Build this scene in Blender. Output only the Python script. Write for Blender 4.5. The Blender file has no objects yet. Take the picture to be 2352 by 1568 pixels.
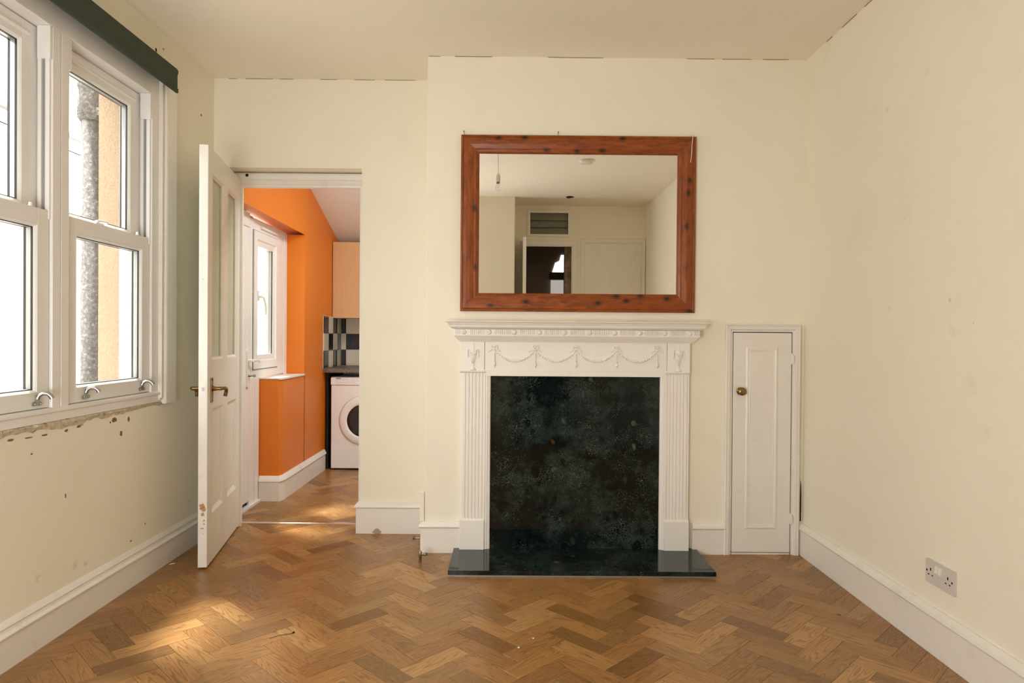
import bpy, math, random
from mathutils import Vector, Matrix
random.seed(7)
SC = bpy.context.scene
COL = SC.collection
PI = math.pi

# ------------------------------------------------------------------ camera
def cam_basis(pitch, yaw, roll):
    p, y, r = map(math.radians, (pitch, yaw, roll))
    fw = Vector((math.sin(y)*math.cos(p), math.cos(y)*math.cos(p), -math.sin(p)))
    rt = Vector((math.cos(y), -math.sin(y), 0))
    up = rt.cross(fw)
    return rt*math.cos(r)+up*math.sin(r), -rt*math.sin(r)+up*math.cos(r), fw
CAM = Vector((0, 0, 1.17))
CR, CU, CF = cam_basis(0.44, 0.29, 0.45)
cd = bpy.data.cameras.new('camera'); cam = bpy.data.objects.new('camera', cd); COL.objects.link(cam)
cd.sensor_width = 36; cd.lens = 24; cd.clip_start = 0.02
cam.matrix_world = Matrix(((CR.x, CU.x, -CF.x, 0), (CR.y, CU.y, -CF.y, 0), (CR.z, CU.z, -CF.z, 1.17), (0, 0, 0, 1)))
SC.camera = cam

# ------------------------------------------------------------------ world, sun, exposure
W = bpy.data.worlds.new('world'); SC.world = W; W.use_nodes = True
bg = W.node_tree.nodes['Background']; bg.inputs[0].default_value = (.965, .995, 1.0, 1); bg.inputs[1].default_value = 9.8
sl = bpy.data.lights.new('sun', 'SUN'); so = bpy.data.objects.new('sun', sl); COL.objects.link(so)
sl.energy = 24.0; sl.angle = math.radians(9); sl.color = (1, .97, .93)
so.rotation_euler = Vector((.62, -.36, -1.4)).to_track_quat('-Z', 'Y').to_euler()
def area(name, loc, rot, sx, sy, e, portal=False, color=(1, 1, 1)):
    l = bpy.data.lights.new(name, 'AREA'); l.shape = 'RECTANGLE'; l.size = sx; l.size_y = sy; l.energy = e; l.color = color
    o = bpy.data.objects.new(name, l); COL.objects.link(o); o.location = loc; o.rotation_euler = rot
    if portal: l.cycles.is_portal = True
    return o
area('window_portal', (-1.99, 2.66, 1.62), (0, -PI/2, 0), 1.5, 1.46, 1, True)
area('kitchen_portal', (-1.86, 4.84, 1.05), (0, -PI/2, 0), 2.0, 1.1, 1, True)
# fill lights added to brighten the room (left of the camera) and the kitchen
area('room_fill', (-.95, -.08, 1.12), (math.radians(101), 0, math.radians(-8)), 1.0, 1.4, 76, False, (.965, .995, 1))
area('kitchen_fill', (-.45, 4.62, 2.5), (0, 0, 0), 0.5, 0.5, 25, False, (.97, 1, 1))
SC.view_settings.view_transform = 'Standard'; SC.view_settings.look = 'None'
SC.view_settings.gamma = 1; SC.view_settings.exposure = 0.0
SC.cycles.use_denoising = True
SC.cycles.max_bounces = 12; SC.cycles.diffuse_bounces = 8; SC.cycles.glossy_bounces = 6
SC.cycles.transparent_max_bounces = 16; SC.cycles.sample_clamp_indirect = 6
SC.cycles.caustics_reflective = False; SC.cycles.caustics_refractive = False

# ------------------------------------------------------------------ material helpers
def srgb(r, g, b):
    f = lambda c: (c/255/12.92) if c/255 <= .04045 else ((c/255+.055)/1.055)**2.4
    return (f(r), f(g), f(b), 1)
class MT:
    def __init__(s, name, rough=.5, spec=.5, metal=0):
        s.m = bpy.data.materials.new(name); s.m.use_nodes = True
        s.t = s.m.node_tree; s.n = s.t.nodes; s.b = s.n['Principled BSDF']
        s.b.inputs['Roughness'].default_value = rough; s.b.inputs['Metallic'].default_value = metal
        s.b.inputs['Specular IOR Level'].default_value = spec
    def node(s, typ, **k):
        n = s.n.new(typ)
        for a, v in k.items():
            if a in n.inputs.keys():
                n.inputs[a].default_value = v
            else:
                setattr(n, a, v)
        return n
    def link(s, a, b): s.t.links.new(a, b)
    def coord(s, kind='Object', scale=(1, 1, 1), rot=(0, 0, 0), loc=(0, 0, 0)):
        tc = s.node('ShaderNodeTexCoord'); mp = s.node('ShaderNodeMapping')
        mp.inputs['Scale'].default_value = scale; mp.inputs['Rotation'].default_value = rot; mp.inputs['Location'].default_value = loc
        s.link(tc.outputs[kind], mp.inputs[0]); return mp.outputs[0]
    def noise(s, vec, scale, detail=3, rough=.5, dist=0):
        n = s.node('ShaderNodeTexNoise'); n.inputs['Scale'].default_value = scale; n.inputs['Detail'].default_value = detail
        n.inputs['Roughness'].default_value = rough; n.inputs['Distortion'].default_value = dist
        if vec: s.link(vec, n.inputs['Vector'])
        return n
    def vor(s, vec, scale, feature='F1', rnd=1):
        n = s.node('ShaderNodeTexVoronoi'); n.feature = feature; n.inputs['Scale'].default_value = scale; n.inputs['Randomness'].default_value = rnd
        if vec: s.link(vec, n.inputs['Vector'])
        return n
    def ramp(s, fac, stops, mode='LINEAR'):
        r = s.node('ShaderNodeValToRGB'); e = r.color_ramp.elements; r.color_ramp.interpolation = mode
        e[0].position = stops[0][0]; e[0].color = stops[0][1]; e[1].position = stops[-1][0]; e[1].color = stops[-1][1]
        for p, c in stops[1:-1]:
            x = e.new(p); x.color = c
        s.link(fac, r.inputs[0]); return r.outputs[0]
    def mix(s, fac, a, b, mode='MIX'):
        n = s.node('ShaderNodeMix'); n.data_type = 'RGBA'; n.blend_type = mode
        for k, v in ((0, fac), (6, a), (7, b)):
            if isinstance(v, (int, float, tuple)): n.inputs[k].default_value = v
            else: s.link(v, n.inputs[k])
        return n.outputs[2]
    def math(s, op, a, b=0):
        n = s.node('ShaderNodeMath'); n.operation = op
        for k, v in ((0, a), (1, b)):
            if isinstance(v, (int, float)): n.inputs[k].default_value = v
            else: s.link(v, n.inputs[k])
        return n.outputs[0]
    def col(s, v):
        if isinstance(v, tuple): s.b.inputs['Base Color'].default_value = v
        else: s.link(v, s.b.inputs['Base Color'])
    def rough(s, v): s.link(v, s.b.inputs['Roughness'])
    def bump(s, h, strength=.2, dist=.002):
        n = s.node('ShaderNodeBump'); n.inputs['Strength'].default_value = strength; n.inputs['Distance'].default_value = dist
        s.link(h, n.inputs['Height']); s.link(n.outputs[0], s.b.inputs['Normal'])
G = lambda v: (v, v, v, 1)

def spots(m, base, v, lst):
    nz = m.noise(v, 45, 4, .7).outputs[0]
    for (x, y, z, r, st, c) in lst:
        d = m.node('ShaderNodeVectorMath'); d.operation = 'DISTANCE'; m.link(v, d.inputs[0]); d.inputs[1].default_value = (x, y, z)
        dd = m.math('ADD', m.math('DIVIDE', d.outputs['Value'], r), m.math('MULTIPLY', nz, 1.2))
        base = m.mix(m.ramp(dd, [(.85, G(st)), (1.0, G(0))] if st > .6 else [(.6, G(st)), (1.0, G(0))]), base, c)
    return base
def plaster(name, c, c2, speck=.5, stain=(.74, .66, .51, 1), rough=.75, sp=()):
    m = MT(name, rough, .3); v = m.coord()
    big = m.noise(v, 1.1, 2).outputs[0]; mid = m.noise(v, 4.5, 4, .6).outputs[0]
    base = m.mix(m.ramp(big, [(.35, G(0)), (.65, G(1))]), c, c2)
    base = m.mix(m.ramp(mid, [(.55, G(0)), (.75, G(.18))]), base, stain)
    # sparse scuffs and pinholes
    vv = m.vor(v, 7.0); dots = m.ramp(vv.outputs['Distance'], [(.018, G(1)), (.03, G(0))])
    gate = m.ramp(m.noise(v, 2.3, 2).outputs[0], [(.56, G(0)), (.62, G(speck))])
    base = m.mix(m.mix(1.0, dots, gate, 'MULTIPLY'), base, (.16, .12, .07, 1))
    sm = m.noise(v, 9, 5, .7, .6).outputs[0]
    base = m.mix(m.mix(1.0, m.ramp(sm, [(.66, G(0)), (.78, G(.3))]), gate, 'MULTIPLY'), base, (.36, .31, .24, 1))
    base = spots(m, base, v, sp)
    m.col(base)
    m.bump(m.math('ADD', m.noise(v, 14, 4).outputs[0], m.noise(v, 3, 2).outputs[0]), .25, .004)
    return m.m
CREAM = (.86, .818, .70, 1); CREAM2 = (.84, .803, .68, 1)
M = {}
M['wall'] = plaster('cream_wall_paint', CREAM, CREAM2)
GY = (.42, .38, .33, 1); YW = (.62, .54, .36, 1)
M['wall_right'] = plaster('cream_wall_paint_right', CREAM, CREAM2, .4, sp=[(1.6, 2.469, 1.312, .030, .5, GY), (1.6, 2.86, 1.30, .030, .22, GY), (1.6, 2.45, 1.20, .07, .22, YW), (1.6, 2.35, 1.02, .10, .22, YW), (1.6, 2.27, .86, .08, .25, YW), (1.6, 2.76, 1.66, .03, .18, GY), (1.6, 2.62, 2.2, .05, .18, GY), (1.6, 2.9, 2.15, .05, .16, GY)])
BR = (.40, .29, .17, 1)
M['wall_left'] = plaster('cream_wall_paint_left', (.85, .80, .675, 1), (.82, .78, .65, 1), .7, sp=[(-1.745, 2.83, .212, .045, .45, BR), (-1.745, 2.76, .23, .05, .3, BR), (-1.745, 2.54, .255, .05, .28, BR), (-1.745, 3.62, 1.60, .12, .3, (.72, .62, .34, 1)), (-1.745, 3.75, .24, .07, .3, GY), (-1.745, 3.3, .40, .05, .12, BR)])
M['ceiling'] = plaster('ceiling_paint', (.85, .785, .68, 1), (.83, .77, .66, 1), .25)
M['pinkwhite'] = plaster('kitchen_ceiling_paint', (.84, .85, .84, 1), (.82, .83, .82, 1), .2)
M['orange'] = plaster('orange_wall_paint', (.72, .20, .018, 1), (.70, .19, .016, 1), .3, (.64, .165, .014, 1), .42)

def gloss_paint(name, c, rough=.32, chips=True, brush=.12, sp=()):
    m = MT(name, rough, .4); v = m.coord()
    base = m.mix(m.ramp(m.noise(v, 3, 3).outputs[0], [(.4, G(0)), (.7, G(.5))]), c, tuple(x*.95 for x in c[:3])+(1,))
    if chips:
        vv = m.vor(v, 16); d = m.ramp(vv.outputs['Distance'], [(.03, G(1)), (.05, G(0))])
        g = m.ramp(m.noise(v, 5, 2).outputs[0], [(.55, G(0)), (.6, G(.8))])
        base = m.mix(m.mix(1.0, d, g, 'MULTIPLY'), base, (.22, .16, .10, 1))
        gr = m.ramp(m.noise(v, 6, 5, .7).outputs[0], [(.58, G(0)), (.8, G(.35))])
        base = m.mix(gr, base, (.50, .42, .31, 1))
    base = spots(m, base, v, sp)
    m.col(base); m.bump(m.noise(v, 22, 3).outputs[0], brush, .002)
    return m.m
M['gloss'] = gloss_paint('white_gloss_paint', (.82, .79, .735, 1))
M['surround'] = gloss_paint('white_surround_paint', (.85, .82, .77, 1), .42, False, .05, [(.303, -.04, 1.082, .016, .45, (.40, .37, .33, 1)), (.308, -.04, 1.087, .0035, .9, (.08, .07, .06, 1))])
M['upvc'] = gloss_paint('white_upvc', (.81, .795, .77, 1), .22, False, .0)

def simple(name, c, rough=.5, metal=0, spec=.5):
    m = MT(name, rough, spec, metal); m.col(c); m.bump(m.noise(m.coord(), 60, 2).outputs[0], .04, .001); return m.m
M['black'] = simple('black_gasket', (.006, .006, .006, 1), .5)
M['spacer'] = simple('grey_spacer', (.32, .32, .31, 1), .4, .6)
M['groove'] = simple('grey_groove', (.30, .30, .29, 1), .6)
M['chrome'] = simple('satin_chrome', (.42, .42, .41, 1), .38, 1)
M['steel'] = simple('aluminium_strip', (.75, .73, .74, 1), .22, 1)
M['copper'] = simple('dull_pipe_metal', (.34, .27, .20, 1), .38, .9)
M['appl'] = simple('appliance_white', (.80, .78, .77, 1), .25)
M['greyplastic'] = simple('pale_grey_plastic', (.64, .60, .55, 1), .3)
M['whiteplastic'] = simple('white_plastic', (.78, .74, .68, 1), .3)
M['darkglass'] = simple('dark_porthole_glass', (.012, .012, .014, 1), .06, 0, .8)
M['darkhole'] = simple('dark_recess', (.012, .009, .007, 1), .9)
M['ink'] = simple('grey_ink', (.10, .10, .11, 1), .6)
M['ink2'] = simple('pale_grey_ink', (.45, .44, .44, 1), .6)
M['tile_black'] = simple('black_tile', (.007, .007, .007, 1), .12)
M['tile_cream'] = simple('cream_tile', (.62, .55, .44, 1), .14)
M['grout'] = simple('pale_grout', (.60, .54, .45, 1), .8)
M['bulbcap'] = simple('lamp_cap_metal', (.20, .20, .20, 1), .3, .9)
M['wire'] = simple('pale_cord', (.72, .70, .66, 1), .5)
M['brick'] = simple('brick_dust', (.26, .10, .055, 1), .9)
M['barewood'] = simple('bare_wood_chip', (.50, .27, .12, 1), .7)
M['darkbrown'] = simple('dark_brown_hall_paint', (.32, .24, .165, 1), .3)
M['crack'] = simple('brown_crack', (.20, .14, .08, 1), .9)
M['ext_white'] = simple('white_masonry_paint', (.86, .85, .82, 1), .8)
M['paving'] = simple('pale_paving', (.40, .39, .37, 1), .9)
M['gutter'] = simple('grey_gutter', (.10, .10, .10, 1), .5)
M['leaf'] = simple('pale_green_leaf', (.50, .68, .26, 1), .5)

def brass():
    m = MT('aged_brass', .3, .5, 1); v = m.coord()
    m.col(m.mix(m.ramp(m.noise(v, 25, 3).outputs[0], [(.4, G(0)), (.65, G(1))]), (.30, .19, .075, 1), (.14, .085, .035, 1))); return m.m
M['brass'] = brass()
def glass(name, tint=(.97, .985, .975, 1), dirt=.0):
    m = MT(name); n = m.n; out = n['Material Output']
    tr = m.node('ShaderNodeBsdfTransparent'); tr.inputs[0].default_value = tint
    gl = m.node('ShaderNodeBsdfGlossy'); gl.inputs['Roughness'].default_value = .02
    lw = m.node('ShaderNodeLayerWeight'); lw.inputs['Blend'].default_value = .12
    mx = m.node('ShaderNodeMixShader')
    m.link(m.math('MULTIPLY', lw.outputs['Fresnel'], .6), mx.inputs[0]); m.link(tr.outputs[0], mx.inputs[1]); m.link(gl.outputs[0], mx.inputs[2])
    last = mx.outputs[0]
    if dirt:
        v = m.coord(); df = m.node('ShaderNodeBsdfDiffuse'); df.inputs[0].default_value = (.8, .79, .76, 1)
        sp = m.ramp(m.vor(v, 130).outputs['Distance'], [(.10, G(1)), (.22, G(0))])
        ga = m.ramp(m.noise(v, 5, 4, .7).outputs[0], [(.42, G(.02)), (.7, G(dirt))])
        mm = m.node('ShaderNodeMixShader'); m.link(m.mix(1.0, sp, ga, 'MULTIPLY'), mm.inputs[0]); m.link(last, mm.inputs[1]); m.link(df.outputs[0], mm.inputs[2]); last = mm.outputs[0]
    m.link(last, out.inputs[0]); return m.m
M['glass'] = glass('window_glass', dirt=.6)
M['glass_clean'] = glass('clear_glass')
def frosted():
    m = MT('frosted_green_glass', .45, .5); v = m.coord(scale=(1, 1, .35))
    n = m.noise(v, 34, 4, .6, 1.5).outputs[0]
    m.col(m.mix(n, (.50, .49, .36, 1), (.62, .66, .54, 1))); m.bump(n, .8, .004); return m.m
M['frosted'] = frosted()
def mirror():
    m = MT('mirror_glass', .0, .5, 1); m.col((.88, .885, .86, 1)); return m.m
M['mirror'] = mirror()

def pine(name, axis):
    m = MT(name, .36, .5)
    v = m.coord(scale=(.22, 1, 1) if axis == 0 else (1, 1, .22))
    g = m.noise(v, 60, 4, .65, .4).outputs[0]; g2 = m.noise(v, 14, 3, .5, 1.2).outputs[0]
    base = m.mix(m.ramp(g, [(.35, G(0)), (.65, G(1))]), srgb(110, 50, 9), srgb(156, 80, 24))
    base = m.mix(m.ramp(g2, [(.45, G(0)), (.62, G(.6))]), base, srgb(130, 58, 13))
    tc = m.node('ShaderNodeTexCoord'); sx = m.node('ShaderNodeSeparateXYZ'); m.link(tc.outputs['Object'], sx.inputs[0])
    cx = m.node('ShaderNodeCombineXYZ'); k = (1.0, 1.55) if axis == 0 else (1.55, 1.0)
    m.link(m.math('MULTIPLY', sx.outputs[0], k[0]), cx.inputs[0]); m.link(m.math('MULTIPLY', sx.outputs[2], k[1]), cx.inputs[1])
    wp = m.node('ShaderNodeVectorMath'); wp.operation = 'MULTIPLY_ADD'; m.link(m.noise(tc.outputs['Object'], 20, 3).outputs['Color'], wp.inputs[0]); wp.inputs[1].default_value = (.012, .012, 0); m.link(cx.outputs[0], wp.inputs[2])
    vo = m.vor(wp.outputs[0], 7.5); vo.voronoi_dimensions = '2D'
    ring = m.ramp(vo.outputs['Distance'], [(.05, G(1)), (.085, G(.75)), (.16, G(.25)), (.24, G(0))])
    sep = m.node('ShaderNodeSeparateColor'); m.link(vo.outputs['Color'], sep.inputs[0])
    gate = m.ramp(sep.outputs[0], [(.52, G(0)), (.54, G(1))])
    base = m.mix(m.mix(1.0, ring, gate, 'MULTIPLY'), base, srgb(48, 18, 9))
    m.col(base); m.bump(g, .08, .001); return m.m
M['pine_h'] = pine('orange_pine_horizontal', 0); M['pine_v'] = pine('orange_pine_vertical', 2)

def marble():
    m = MT('green_black_marble', .06, .38); v = m.coord()
    warp = m.noise(v, 26, 4, .6); vv = m.node('ShaderNodeVectorMath'); vv.operation = 'MULTIPLY_ADD'
    m.link(warp.outputs['Color'], vv.inputs[0]); vv.inputs[1].default_value = (.022, .022, .022); m.link(v, vv.inputs[2]); v2 = vv.outputs[0]
    base = m.mix(m.ramp(m.noise(v2, 40, 7, .75).outputs[0], [(.38, G(0)), (.62, G(1))]), srgb(7, 10, 9), srgb(18, 29, 27))
    # pale crackle, patchy
    for sc, w, ms, lo, hi, c in ((62, .030, 6, .50, .66, srgb(96, 108, 100)), (125, .045, 8, .47, .62, srgb(72, 86, 80)), (210, .07, 4, .45, .60, srgb(60, 76, 70))):
        cr = m.vor(v2, sc, 'DISTANCE_TO_EDGE'); ln = m.ramp(cr.outputs['Distance'], [(w*.3, G(.95)), (w, G(0))])
        mk = m.ramp(m.noise(v, ms, 5, .65).outputs[0], [(lo, G(0)), (hi, G(1))])
        base = m.mix(m.mix(1.0, ln, mk, 'MULTIPLY'), base, c)
    # pebble inclusions: mostly near black, a few grey-green, ochre and brown
    for sc, keep, off in ((11, .72, 0), (21, .66, 3.3)):
        mp = m.node('ShaderNodeMapping'); mp.inputs['Location'].default_value = (off, off, off); mp.inputs['Scale'].default_value = (1, 1, .8); m.link(v2, mp.inputs[0])
        vo = m.vor(mp.outputs[0], sc); sep = m.node('ShaderNodeSeparateColor'); m.link(vo.outputs['Color'], sep.inputs[0])
        blob = m.ramp(m.math('ADD', vo.outputs['Distance'], m.math('MULTIPLY', m.noise(v, 38, 3).outputs[0], .45)), [(.48, G(1)), (.56, G(0))])
        incl = m.ramp(sep.outputs[1], [(0, srgb(7, 9, 9)), (.62, srgb(11, 13, 12)), (.76, srgb(36, 46, 38)), (.84, srgb(28, 20, 17)), (.93, srgb(72, 76, 66)), (.97, srgb(76, 54, 24))], 'CONSTANT')
        gate = m.ramp(sep.outputs[0], [(keep, G(0)), (keep+.01, G(.8))])
        base = m.mix(m.mix(1.0, blob, gate, 'MULTIPLY'), base, incl)
    fl = m.vor(v2, 90); fd = m.ramp(fl.outputs['Distance'], [(.10, G(1)), (.16, G(0))])
    base = m.mix(m.mix(1.0, fd, m.ramp(m.noise(v, 7, 2).outputs[0], [(.5, G(0)), (.6, G(.8))]), 'MULTIPLY'), base, srgb(140, 150, 140))
    m.col(base); return m.m
M['marble'] = marble()

def plankmat():
    m = MT('oak_vinyl_plank', .34, .42)
    uv = m.node('ShaderNodeUVMap'); at = m.node('ShaderNodeAttribute'); at.attribute_name = 'tone'
    mp = m.node('ShaderNodeMapping'); mp.inputs['Scale'].default_value = (1, 8, 1); m.link(uv.outputs[0], mp.inputs[0]); v = mp.outputs[0]
    tone = at.outputs['Fac']
    base = m.ramp(tone, [(0, srgb(122, 85, 45)), (.3, srgb(148, 105, 58)), (.65, srgb(166, 121, 69)), (1, srgb(188, 144, 90))])
    # cathedral grain
    mp2 = m.node('ShaderNodeMapping'); mp2.inputs['Scale'].default_value = (1.15, 11, 1); m.link(uv.outputs[0], mp2.inputs[0])
    n0 = m.noise(mp2.outputs[0], 1.7, 1.5, .45, .25).outputs[0]
    rings = m.math('FRACT', m.math('MULTIPLY', n0, 13))
    rr = m.ramp(rings, [(0, G(0)), (.55, G(.15)), (.88, G(1)), (1, G(0))])
    fine = m.noise(v, 62, 5, .7, .3).outputs[0]
    gr = m.mix(1.0, rr, m.ramp(fine, [(.32, G(.35)), (.56, G(1))]), 'MULTIPLY')
    base = m.mix(m.math('MULTIPLY', gr, .8), base, srgb(98, 60, 26))
    pores = m.ramp(m.noise(v, 170, 3, .6).outputs[0], [(.56, G(0)), (.72, G(.5))])
    base = m.mix(pores, base, srgb(84, 50, 22))
    sx2 = m.math('FRACT', m.math('MULTIPLY', tone, 37.7))
    base = m.mix(m.ramp(sx2, [(.55, G(0)), (.8, G(.28))]), base, srgb(112, 92, 62))
    lt = m.ramp(m.noise(v, 24, 3, .6).outputs[0], [(.5, G(0)), (.75, G(.5))])
    base = m.mix(lt, base, srgb(192, 148, 92))
    kn = m.vor(uv.outputs[0], 6); kd = m.ramp(kn.outputs['Distance'], [(.01, G(.7)), (.035, G(0))])
    base = m.mix(kd, base, srgb(70, 42, 22))
    m.col(base)
    m.rough(m.ramp(m.noise(m.coord(), 3.5, 4, .6).outputs[0], [(.3, G(.27)), (.7, G(.42))]))
    m.bump(fine, .06, .0006); return m.m
M['plank'] = plankmat()
def render_wall():
    m = MT('beige_pebble_render', .95, .1); v = m.coord(); n = m.noise(v, 90, 3, .6).outputs[0]
    m.col(m.mix(n, (.27, .185, .122, 1), (.41, .30, .205, 1))); m.bump(n, 1, .01); return m.m
M['render'] = render_wall()
def pipe_mat():
    m = MT('old_iron_pipe', .9, .2); v = m.coord(); n = m.noise(v, 60, 5, .8).outputs[0]
    m.col(m.ramp(n, [(.35, (.075, .070, .068, 1)), (.55, (.16, .15, .14, 1)), (.7, (.42, .39, .36, 1))])); m.bump(n, 1, .01); return m.m
M['ironpipe'] = pipe_mat()
def worktop():
    m = MT('speckled_worktop', .4); v = m.coord(); m.col(m.ramp(m.noise(v, 140, 3, .7).outputs[0], [(.4, (.07, .055, .045, 1)), (.6, (.22, .18, .15, 1))])); return m.m
M['worktop'] = worktop()
def beech():
    m = MT('pale_beech_laminate', .4); v = m.coord(scale=(1, 1, .12)); m.col(m.mix(m.noise(v, 60, 3).outputs[0], (.56, .33, .15, 1), (.64, .40, .20, 1))); return m.m
M['beech'] = beech()
def blindmat():
    m = MT('dark_green_blind_fabric', .75, .2); v = m.coord(); n = m.noise(v, 300, 2).outputs[0]
    m.col(m.mix(n, (.048, .062, .044, 1), (.066, .082, .060, 1))); m.bump(n, .2, .001); return m.m
M['blind'] = blindmat()
def rawplaster():
    m = MT('ragged_old_plaster', .95, .1); v = m.coord(); n = m.noise(v, 38, 5, .8, 1).outputs[0]
    m.col(m.ramp(n, [(.30, (.26, .13, .07, 1)), (.38, (.50, .36, .22, 1)), (.45, (.74, .64, .48, 1)), (.72, (.80, .74, .60, 1))])); m.bump(n, 1, .012); return m.m
M['rawplaster'] = rawplaster()
def mottled():
    m = MT('mottled_brown_wall', .8); v = m.coord(); n = m.noise(v, 9, 4, .7).outputs[0]
    m.col(m.ramp(n, [(.4, (.14, .11, .08, 1)), (.6, (.30, .24, .17, 1)), (.75, (.5, .42, .32, 1))])); return m.m
M['mottled'] = mottled()

# ------------------------------------------------------------------ mesh helpers
class MB:
    def __init__(s): s.v = []; s.f = []; s.sm = []
    def add(s, vs, fs, smooth=False):
        k = len(s.v); s.v += [tuple(p) for p in vs]; s.f += [tuple(i+k for i in f) for f in fs]; s.sm += [smooth]*len(fs); return s
    def box(s, x0, x1, y0, y1, z0, z1):
        x0, x1 = sorted((x0, x1)); y0, y1 = sorted((y0, y1)); z0, z1 = sorted((z0, z1))
        vs = [(x, y, z) for z in (z0, z1) for y in (y0, y1) for x in (x0, x1)]
        return s.add(vs, [(0, 2, 3, 1), (4, 5, 7, 6), (0, 1, 5, 4), (2, 6, 7, 3), (0, 4, 6, 2), (1, 3, 7, 5)])
    def extrude(s, pts, fn, a, b, smooth=False):
        """closed profile pts (2D), fn(p, t)->3D, from t=a to t=b"""
        n = len(pts); vs = [fn(p, a) for p in pts]+[fn(p, b) for p in pts]
        fs = [(i, (i+1) % n, (i+1) % n+n, i+n) for i in range(n)]
        s.add(vs, fs, smooth); s.add(vs, [tuple(range(n))[::-1], tuple(range(n, 2*n))]); return s
    def loft(s, rings, closed=True, smooth=True, caps=True):
        n = len(rings[0]); vs = [p for r in rings for p in r]; fs = []
        for i in range(len(rings)-1):
            for j in range(n if closed else n-1):
                fs.append((i*n+j, i*n+(j+1) % n, (i+1)*n+(j+1) % n, (i+1)*n+j))
        s.add(vs, fs, smooth)
        if caps: s.add(vs, [tuple(range(n))[::-1], tuple(range((len(rings)-1)*n, len(rings)*n))])
        return s
    def lathe(s, prof, org, axis=(0, 0, 1), n=20, smooth=True, scale=(1, 1)):
        """prof [(r, h)], around axis"""
        ax = Vector(axis).normalized(); u = ax.orthogonal().normalized(); w = ax.cross(u); o = Vector(org)
        rings = [[o+ax*h+(u*math.cos(2*PI*j/n)*scale[0]+w*math.sin(2*PI*j/n)*scale[1])*max(r, 1e-5) for j in range(n)] for r, h in prof]
        return s.loft(rings, True, smooth)
    def tube(s, path, r, n=10, smooth=True):
        path = [Vector(p) for p in path]; rr = r if isinstance(r, (list, tuple)) else [r]*len(path); rings = []
        t0 = (path[1]-path[0]).normalized(); u = t0.orthogonal().normalized()
        for i, p in enumerate(path):
            t = (path[min(i+1, len(path)-1)]-path[max(i-1, 0)]).normalized()
            u = (u-t*u.dot(t)).normalized(); w = t.cross(u)
            rings.append([p+(u*math.cos(2*PI*j/n)+w*math.sin(2*PI*j/n))*rr[i] for j in range(n)])
        return s.loft(rings, True, smooth)
    def ell(s, c, rx, ry, rz, n=10, m=6):
        rings = [[(c[0]+rx*math.sin(PI*i/m)*math.cos(2*PI*j/n), c[1]+ry*math.sin(PI*i/m)*math.sin(2*PI*j/n), c[2]+rz*math.cos(PI*i/m)) for j in range(n)] for i in range(m+1)]
        rings[0] = [(c[0]+1e-5*math.cos(2*PI*j/n), c[1]+1e-5*math.sin(2*PI*j/n), c[2]+rz) for j in range(n)]
        rings[-1] = [(c[0]+1e-5*math.cos(2*PI*j/n), c[1]+1e-5*math.sin(2*PI*j/n), c[2]-rz) for j in range(n)]
        return s.loft(rings, True, True, False)
    def build(s, name, mat, parent=None, bevel=0, fix=True):
        me = bpy.data.meshes.new(name); o = bpy.data.objects.new(name, me)
        org = Vector(parent['_o']) if parent is not None and '_o' in parent else Vector((0, 0, 0))
        me.from_pydata([Vector(p)-org for p in s.v], [], s.f)
        me.polygons.foreach_set('use_smooth', s.sm)
        if isinstance(mat, (list, tuple)):
            for x in mat: me.materials.append(x)
        else: me.materials.append(mat)
        if fix:
            import bmesh
            bm = bmesh.new(); bm.from_mesh(me); bmesh.ops.recalc_face_normals(bm, faces=bm.faces); bm.to_mesh(me); bm.free()
        COL.objects.link(o)
        if parent is not None: o.parent = parent; o['_o'] = tuple(org)
        if bevel:
            b = o.modifiers.new('bevel', 'BEVEL'); b.width = bevel; b.segments = 2; b.limit_method = 'ANGLE'; b.angle_limit = math.radians(40)
        return o
def tag(o, label=None, cat=None, group=None, kind=None):
    if label: o['label'] = label
    if cat: o['category'] = cat
    if group: o['group'] = group
    if kind: o['kind'] = kind
    return o
def empty(name, loc, **k):
    o = bpy.data.objects.new(name, None); COL.objects.link(o); o.location = loc; o['_o'] = tuple(loc); o.empty_display_size = .05
    return tag(o, **k)
def struct(o, label=None): return tag(o, label, kind='structure')

def frame_seg(mb, pts, prof, plane, i, closed=True):
    """segment i of a mitred frame. pts: corner list (a,b) ccw; prof: closed [(s,h)] s=inward, h=out; plane(a,b,h)->3D"""
    n = len(pts)
    def off(k, s):
        p = Vector(pts[k % n]); prv = Vector(pts[(k-1) % n]); nxt = Vector(pts[(k+1) % n])
        d1 = (p-prv).normalized(); d2 = (nxt-p).normalized()
        if not closed and k % n == 0: d1 = d2
        if not closed and k == n-1: d2 = d1
        n1 = Vector((-d1.y, d1.x)); n2 = Vector((-d2.y, d2.x)); mth = (n1+n2)
        mth = mth/(mth.dot(n1)) if mth.length > 1e-6 else n1
        return p+mth*s
    a = [plane(*off(i, s), h) for s, h in prof]; b = [plane(*off(i+1, s), h) for s, h in prof]
    k = len(prof); vs = a+b
    mb.add(vs, [(j, (j+1) % k, (j+1) % k+k, j+k) for j in range(k)]+[tuple(range(k))[::-1], tuple(range(k, 2*k))])
def frame(pts, prof, plane, closed=True):
    mb = MB()
    for i in range(len(pts) if closed else len(pts)-1): frame_seg(mb, pts, prof, plane, i, closed)
    return mb
rect = lambda a0, a1, b0, b1: [(a0, b0), (a1, b0), (a1, b1), (a0, b1)]

# plane helpers: facing wall (normal -y) at y; left wall (normal +x); right wall (normal -x)
PB = lambda y: (lambda a, b, h: (a, y-h, b))
PL = lambda x: (lambda a, b, h: (x+h, a, b))

# ------------------------------------------------------------------ room dimensions
XL, XR, YB, YA, ZC, YR = -1.745, 1.60, 3.69, 4.04, 2.675, -0.65
XE = -0.447      # left edge of the chimney breast

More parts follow.
